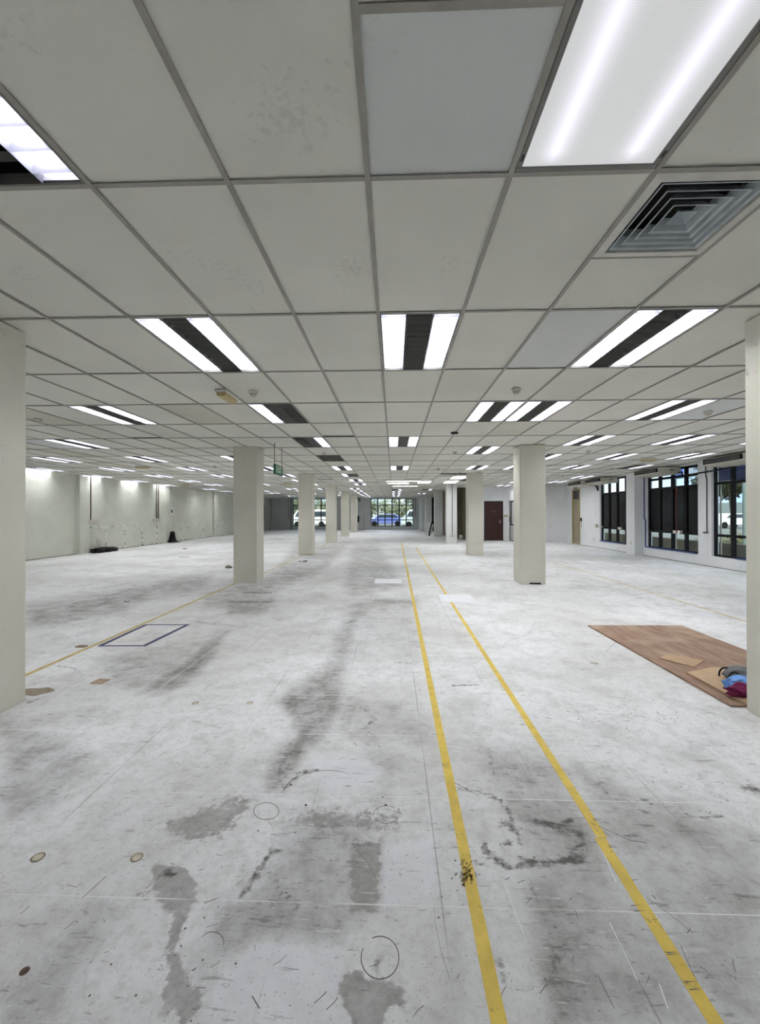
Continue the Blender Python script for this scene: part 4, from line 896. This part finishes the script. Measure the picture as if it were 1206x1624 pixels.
x, y = at_floor(58, 1097); m.build('floor_hole', mat('exposed_screed', rgb(158, 146, 128), .9, noise=.25, nscale=25), loc=(x, y, 0), label='brown chipped patch in the floor beside the near left pillar', cat='floor patch')
def litter(px, py, pts, h, m_, name, **k):
    x, y = at_floor(px, py); m = MB(); m.prism(pts, 'z', .0005, h); m.build(name, m_, loc=(x, y, 0), **k)
litter(128, 1026, [(-.05, -.02), (.05, -.03), (.06, .03), (-.04, .04)], .01, mat('brown_bits', rgb(146, 128, 108), .8, noise=.3), 'debris', label='small brown scrap left of the blue tape rectangle', cat='debris')
flakes('debris', 200, 955, 6, .07, mat('dark_bits', rgb(70, 64, 34), .7, noise=.4), 9, label='dark and yellow scrap beyond the blue tape rectangle', cat='debris')
flakes('leaf_litter', 482, 891, 12, .17, mat('dry_leaf', rgb(92, 78, 58), .8, noise=.4), 5, label='brown crumpled litter in front of the third left pillar', cat='debris')
crumple('paper_scrap', tuple(at_floor(363, 901)) + (0,), (.1, .08, .05), mat('scrap_grey', rgb(150, 146, 136), .8, noise=.4), 6, .8, label='crumpled scrap just left of the second left pillar', cat='debris')
litter(293, 870.5, [(-.08, -.03), (.1, -.02), (.08, .05), (-.1, .04)], .02, M_RED, 'debris', label='small red scrap on the floor far left', cat='debris')
litter(241, 895, [(-.2, -.12), (.22, -.1), (.2, .12), (-.18, .1)], .004, PW, 'paper_sheet', label='white sheet lying on the floor far left', cat='paper')
litter(291, 884, [(-.15, -.02), (.2, -.02), (.2, .02), (-.15, .02)], .01, M_DGREY, 'debris', label='thin dark stick on the floor far left', cat='debris')
litter(849, 926.5, [(-.12, -.02), (.1, -.03), (.12, .0), (.0, .015), (-.1, .0)], .03, M_BLACK, 'debris', label='black broken chip at the foot of the second right pillar', cat='debris')
for k, (px, py) in enumerate([(425, 863.5), (1153, 958), (1110, 917), (500, 905), (590, 1122)]): pass
# black heap and black object by the left wall
r = crumple('cable_heap', (-11.15, 15.9, 0), (.28, .75, .13), M_BLACK, 21, .8, label='low black heap lying at the foot of the left wall', cat='heap')
r = empty('paint_tin', (-11.2, 21.0, 0), label='black pointed sack standing at the foot of the left wall', cat='sack')
r.name = 'black_sack'
MB().lathe([(.2, .0), (.27, .04), (.16, .16), (.12, .4), (.1, .55), (.02, .58)], 14).build('sack_body', M_BLACK, r); m = MB(); m.box(-.1, .32, -.3, .2, .02, .05); m.build('sack_fold', mat('sack_grey', rgb(150, 150, 146), .7), r)
# white boards leaning near the far right pillars
r = empty('leaning_boards', (2.55, 27.6, 0), label='white and black boards leaning against the fourth right pillar row', cat='boards')
for k, (x, c, hh) in enumerate([(-.12, M_BLACK, 1.1), (-.28, M_WHITEP, .85), (-.02, M_WHITEP, .75)]):
    MB().obox((x, .25 * k, hh / 2), (.07, .3, hh), Matrix.Rotation(.22, 3, 'Y'), 0).build('board', c, r)
m = MB(); m.lathe([(.01, 0), (.11, .04), (.13, .12), (.09, .22), (.01, .25)], 16); m.build('white_bucket', M_WHITEP, loc=(3.85, 24.2, 0), label='small round white thing on the floor of the dark recess', cat='bucket')
r = empty('conduit', (3.72, 24.77, 0), label='conduits on the dark wall of the recess', cat='conduit')
MB().tube((0, 0, 1.6), (0, 0, 2.6), .025).build('conduit_pipe', M_PIPE, r); MB().tube((-.14, 0, 1.95), (-.14, 0, 2.45), .025).build('conduit_pipe', M_CREAMP, r)
m = MB(); m.tube((.9, 30.0, H - .03), (1.3, 26., H - .05), .02); m.build('hanging_cable', M_WHITEP, label='loose white cable hanging below the ceiling near the big far window', cat='cable')
for k, (px, py, lb) in enumerate([(497, 743.5, 'left'), (501, 748, 'right')]): pass

# ------------------------------------------------------------------ outside
GR = mat('asphalt', rgb(112, 112, 106), .9, noise=.2, nscale=.5)
m = MB(); m.box(XR + TH, 90, -30, 120, -.12, -.02); m.box(-60, XR + TH, YF + TH, 120, -.12, -.02); m.build('ground', GR, kind='structure')
LEAF = mat('tree_leaves', rgb(136, 142, 112), .7, noise=.5, nscale=2.); LEAF2 = mat('shrub_leaves', rgb(108, 106, 58), .7, noise=.5, nscale=3.)
BARK = mat('bark', rgb(96, 84, 66), .9)
def leafcloud(seed, n, rx, rz, s):
    rr = random.Random(seed); m = MB()
    cl = [(rr.gauss(0, rx * .5), rr.gauss(0, rx * .5), rr.gauss(0, rz * .45)) for _ in range(14)]
    for _ in range(n):
        c = rr.choice(cl); p = Vector((c[0] + rr.gauss(0, rx * .22), c[1] + rr.gauss(0, rx * .22), c[2] + rr.gauss(0, rz * .22)))
        a = Vector((rr.gauss(0, 1), rr.gauss(0, 1), rr.gauss(0, 1))).normalized(); b2 = a.orthogonal().normalized()
        m.add([p - a * s, p + b2 * s * .5, p + a * s, p - b2 * s * .5], [(0, 1, 2, 3)])
    me = m.mesh('foliage', LEAF, fixn=False); return me
LC = [leafcloud(1, 2600, 2.2, 1.5, .16), leafcloud(2, 2600, 2.0, 1.8, .16), leafcloud(3, 3600, 2.0, 1.1, .15)]
LC[2].materials[0] = mat('dark_leaves', rgb(74, 78, 42), .7, noise=.6, nscale=2.)
def tree(x, y, h, s, lb, k=0):
    r = empty('tree', (x, y, -.05), label=lb, cat='tree', group='trees outside the windows')
    m = MB(); m.tube((0, 0, 0), (0, 0, h * .6), .16 * s, 10, .09 * s); m.tube((0, 0, h * .5), (.7 * s, .2, h * .9), .08 * s, 8, .03); m.tube((0, 0, h * .5), (-.6 * s, -.2, h * .9), .08 * s, 8, .03); m.build('trunk', BARK, r)
    o = bpy.data.objects.new('foliage', LC[2 if 'right window' in lb else k % 2]); COL.objects.link(o); o.parent = r; o.location = (0, 0, h); o.scale = (s, s, s); o.rotation_euler = (0, 0, k)
for k, (x, y, h, s, lb) in enumerate([(-9.5, 66, 2.4, 1.1, 'leafy tree seen through the far left window'), (-3.2, 62, 2.7, 1.0, 'leafy tree at the left of the big far window'), (1.0, 72, 1.9, 1.1, 'leafy tree behind the blue car outside the far window'), (4.6, 60, 3.0, 1.1, 'leafy tree at the right of the big far window'),
        (15.8, 20.2, 2.9, .5, 'dark leafy tree outside the nearest right window'), (20.5, 24.3, 3.9, .6, 'leafy tree farther back outside the nearest right window'), (14, 80, 3.4, 1.6, 'leafy tree far behind the vehicles'), (-17, 75, 3.4, 1.6, 'tall leafy tree far behind the far left window')]): tree(x, y, h, s, lb, k)
m = MB(); m.box(-40, 40, 90, 95, -.02, 3.4); m.build('far_building', mat('pale_building', rgb(205, 206, 208), .8, noise=.1, nscale=.3), label='pale grey building across the road beyond the far windows', cat='building')
def car(x, y, rz, paint, lb, van=False):
    r = empty('car', (x, y, -.02), rz, label=lb, cat='car')
    hb_ = 1.9 if van else 1.45; m = MB()
    prof = [(-2.1, .3), (-2.15, .7), (-1.95, .95), (-1.3, 1.0), (-.75, hb_), (1.1, hb_), (1.75, 1.0), (2.1, .9), (2.15, .35)] if not van else [(-2.2, .3), (-2.25, .9), (-1.9, 1.1), (-1.35, hb_ - .05), (-1.1, hb_), (2.1, hb_), (2.2, .9), (2.2, .3)]
    m.prism(prof, 'y', -.82, .82); m.build('car_body', paint, r, bevel=.07)
    g = MB(); 
    if van: g.prism([(-1.6, 1.15), (-1.28, 1.72), (1.95, 1.72), (1.95, 1.15)], 'y', -.835, .835)
    else: g.prism([(-1.15, 1.02), (-.68, 1.38), (1.02, 1.38), (1.5, 1.02)], 'y', -.835, .835)
    g.build('car_windows', mat('car_glass', rgb(60, 68, 74), .1), r)
    for wx in (-1.35, 1.35):
        for s in (-1, 1): MB().tube((wx, s * .66, .32), (wx, s * .86, .32), .32, 18).build('wheel', M_BLACK, r)
WP = mat('white_car_paint', rgb(232, 234, 236), .2); BP = mat('blue_car_paint', rgb(112, 124, 190), .25)
car(-.9, 50, 0, BP, 'blue car parked outside the big far window')
car(3.0, 46, 0, mat('silver_paint', rgb(196, 204, 206), .25), 'silver grey van outside the right half of the big far window', True)
car(-9.3, 47, 0, WP, 'white van outside the far left window', True)
car(33, 42.5, .15, WP, 'white car outside the nearest right window')
# fence, hedge and post beyond the nearest window
r = empty('fence', (0, 0, 0), label='grey paled fence outside the nearest right window', cat='fence')
FG = mat('fence_grey', rgb(150, 156, 152), .6)
p0 = Vector((33, 52)); p1 = Vector((50, 49)); MB().obox(((p0.x + p1.x) / 2, (p0.y + p1.y) / 2, 1.1), ((p1 - p0).length, .05, .1), Matrix.Rotation(math.atan2(p1.y - p0.y, p1.x - p0.x), 3, 'Z')).build('fence_rail', FG, r)
m = MB()
for k in range(60):
    q = p0.lerp(p1, k / 59); m.box(q.x - .05, q.x + .05, q.y - .02, q.y + .02, 0, 1.5)
m.build('fence_pales', FG, r)
o = bpy.data.objects.new('hedge', leafcloud(5, 2600, 1.2, .5, .09)); COL.objects.link(o); o.location = (14.3, 17.6, .15); o.scale = (1.1, 1.1, .7); tag(o, 'low olive green hedge just outside the nearest right window', 'hedge')
o.data.materials[0] = LEAF2
MB().tube((13.2, 16.2, -.05), (13.2, 16.2, 4.5), .11, 14).build('lamp_post', mat('post_grey', rgb(128, 142, 138), .6), label='round grey post outside the nearest right window', cat='post')
m = MB(); m.box(10.2, 10.5, -5, 40, -.02, .52); m.build('kerb_wall', mat('kerb_stone', rgb(92, 86, 66), .8, noise=.3), label='low dark kerb wall running outside the right windows', cat='wall')
m = MB(); m.box(56, 60, 60, 110, -.02, 3.2); m.build('white_building', mat('white_building_wall', rgb(160, 168, 164), .8, noise=.08), label='white building across the yard outside the right windows', cat='building')
# sign boards over the right windows
r = empty('shop_sign', (9.7, 13.9, 2.85), label='white and blue outdoor sign board with dark lettering above the middle right window', cat='sign')
MB().box(.03, .07, -.9, 1.1, -.22, .5).build('sign_board', mat('sign_board_white', rgb(225, 236, 246), .5), r)
MB().box(.0, .03, .55, 1.0, -.18, .4).build('sign_panel', mat('sign_panel_blue', rgb(96, 128, 214), .5), r)
text_obj('sign_lettering', 'MCOOM', .17, mat('sign_navy', rgb(24, 26, 70), .5), Matrix.Translation((.025, -.28, .07)) @ Matrix.Rotation(-PI/2, 4, 'Z') @ Matrix.Rotation(PI/2, 4, 'X'), r, ext=.004)
for y_ in (-.8, 1.0): MB().box(.07, .1, y_, y_ + .04, -2.95, .5).build('sign_post', M_GREY, r)
r = empty('shop_sign', (9.7, 12.0, 2.9), label='dark blue outdoor banner above the nearest right window', cat='sign')
MB().box(0, .04, -2.4, .92, -.52, .6).build('sign_board', mat('sign_navy_board', rgb(22, 28, 70), .5, noise=.5, nscale=4), r)
for y_ in (-2.3, .85): MB().box(.04, .07, y_, y_ + .04, -3.0, .6).build('sign_post', M_GREY, r)
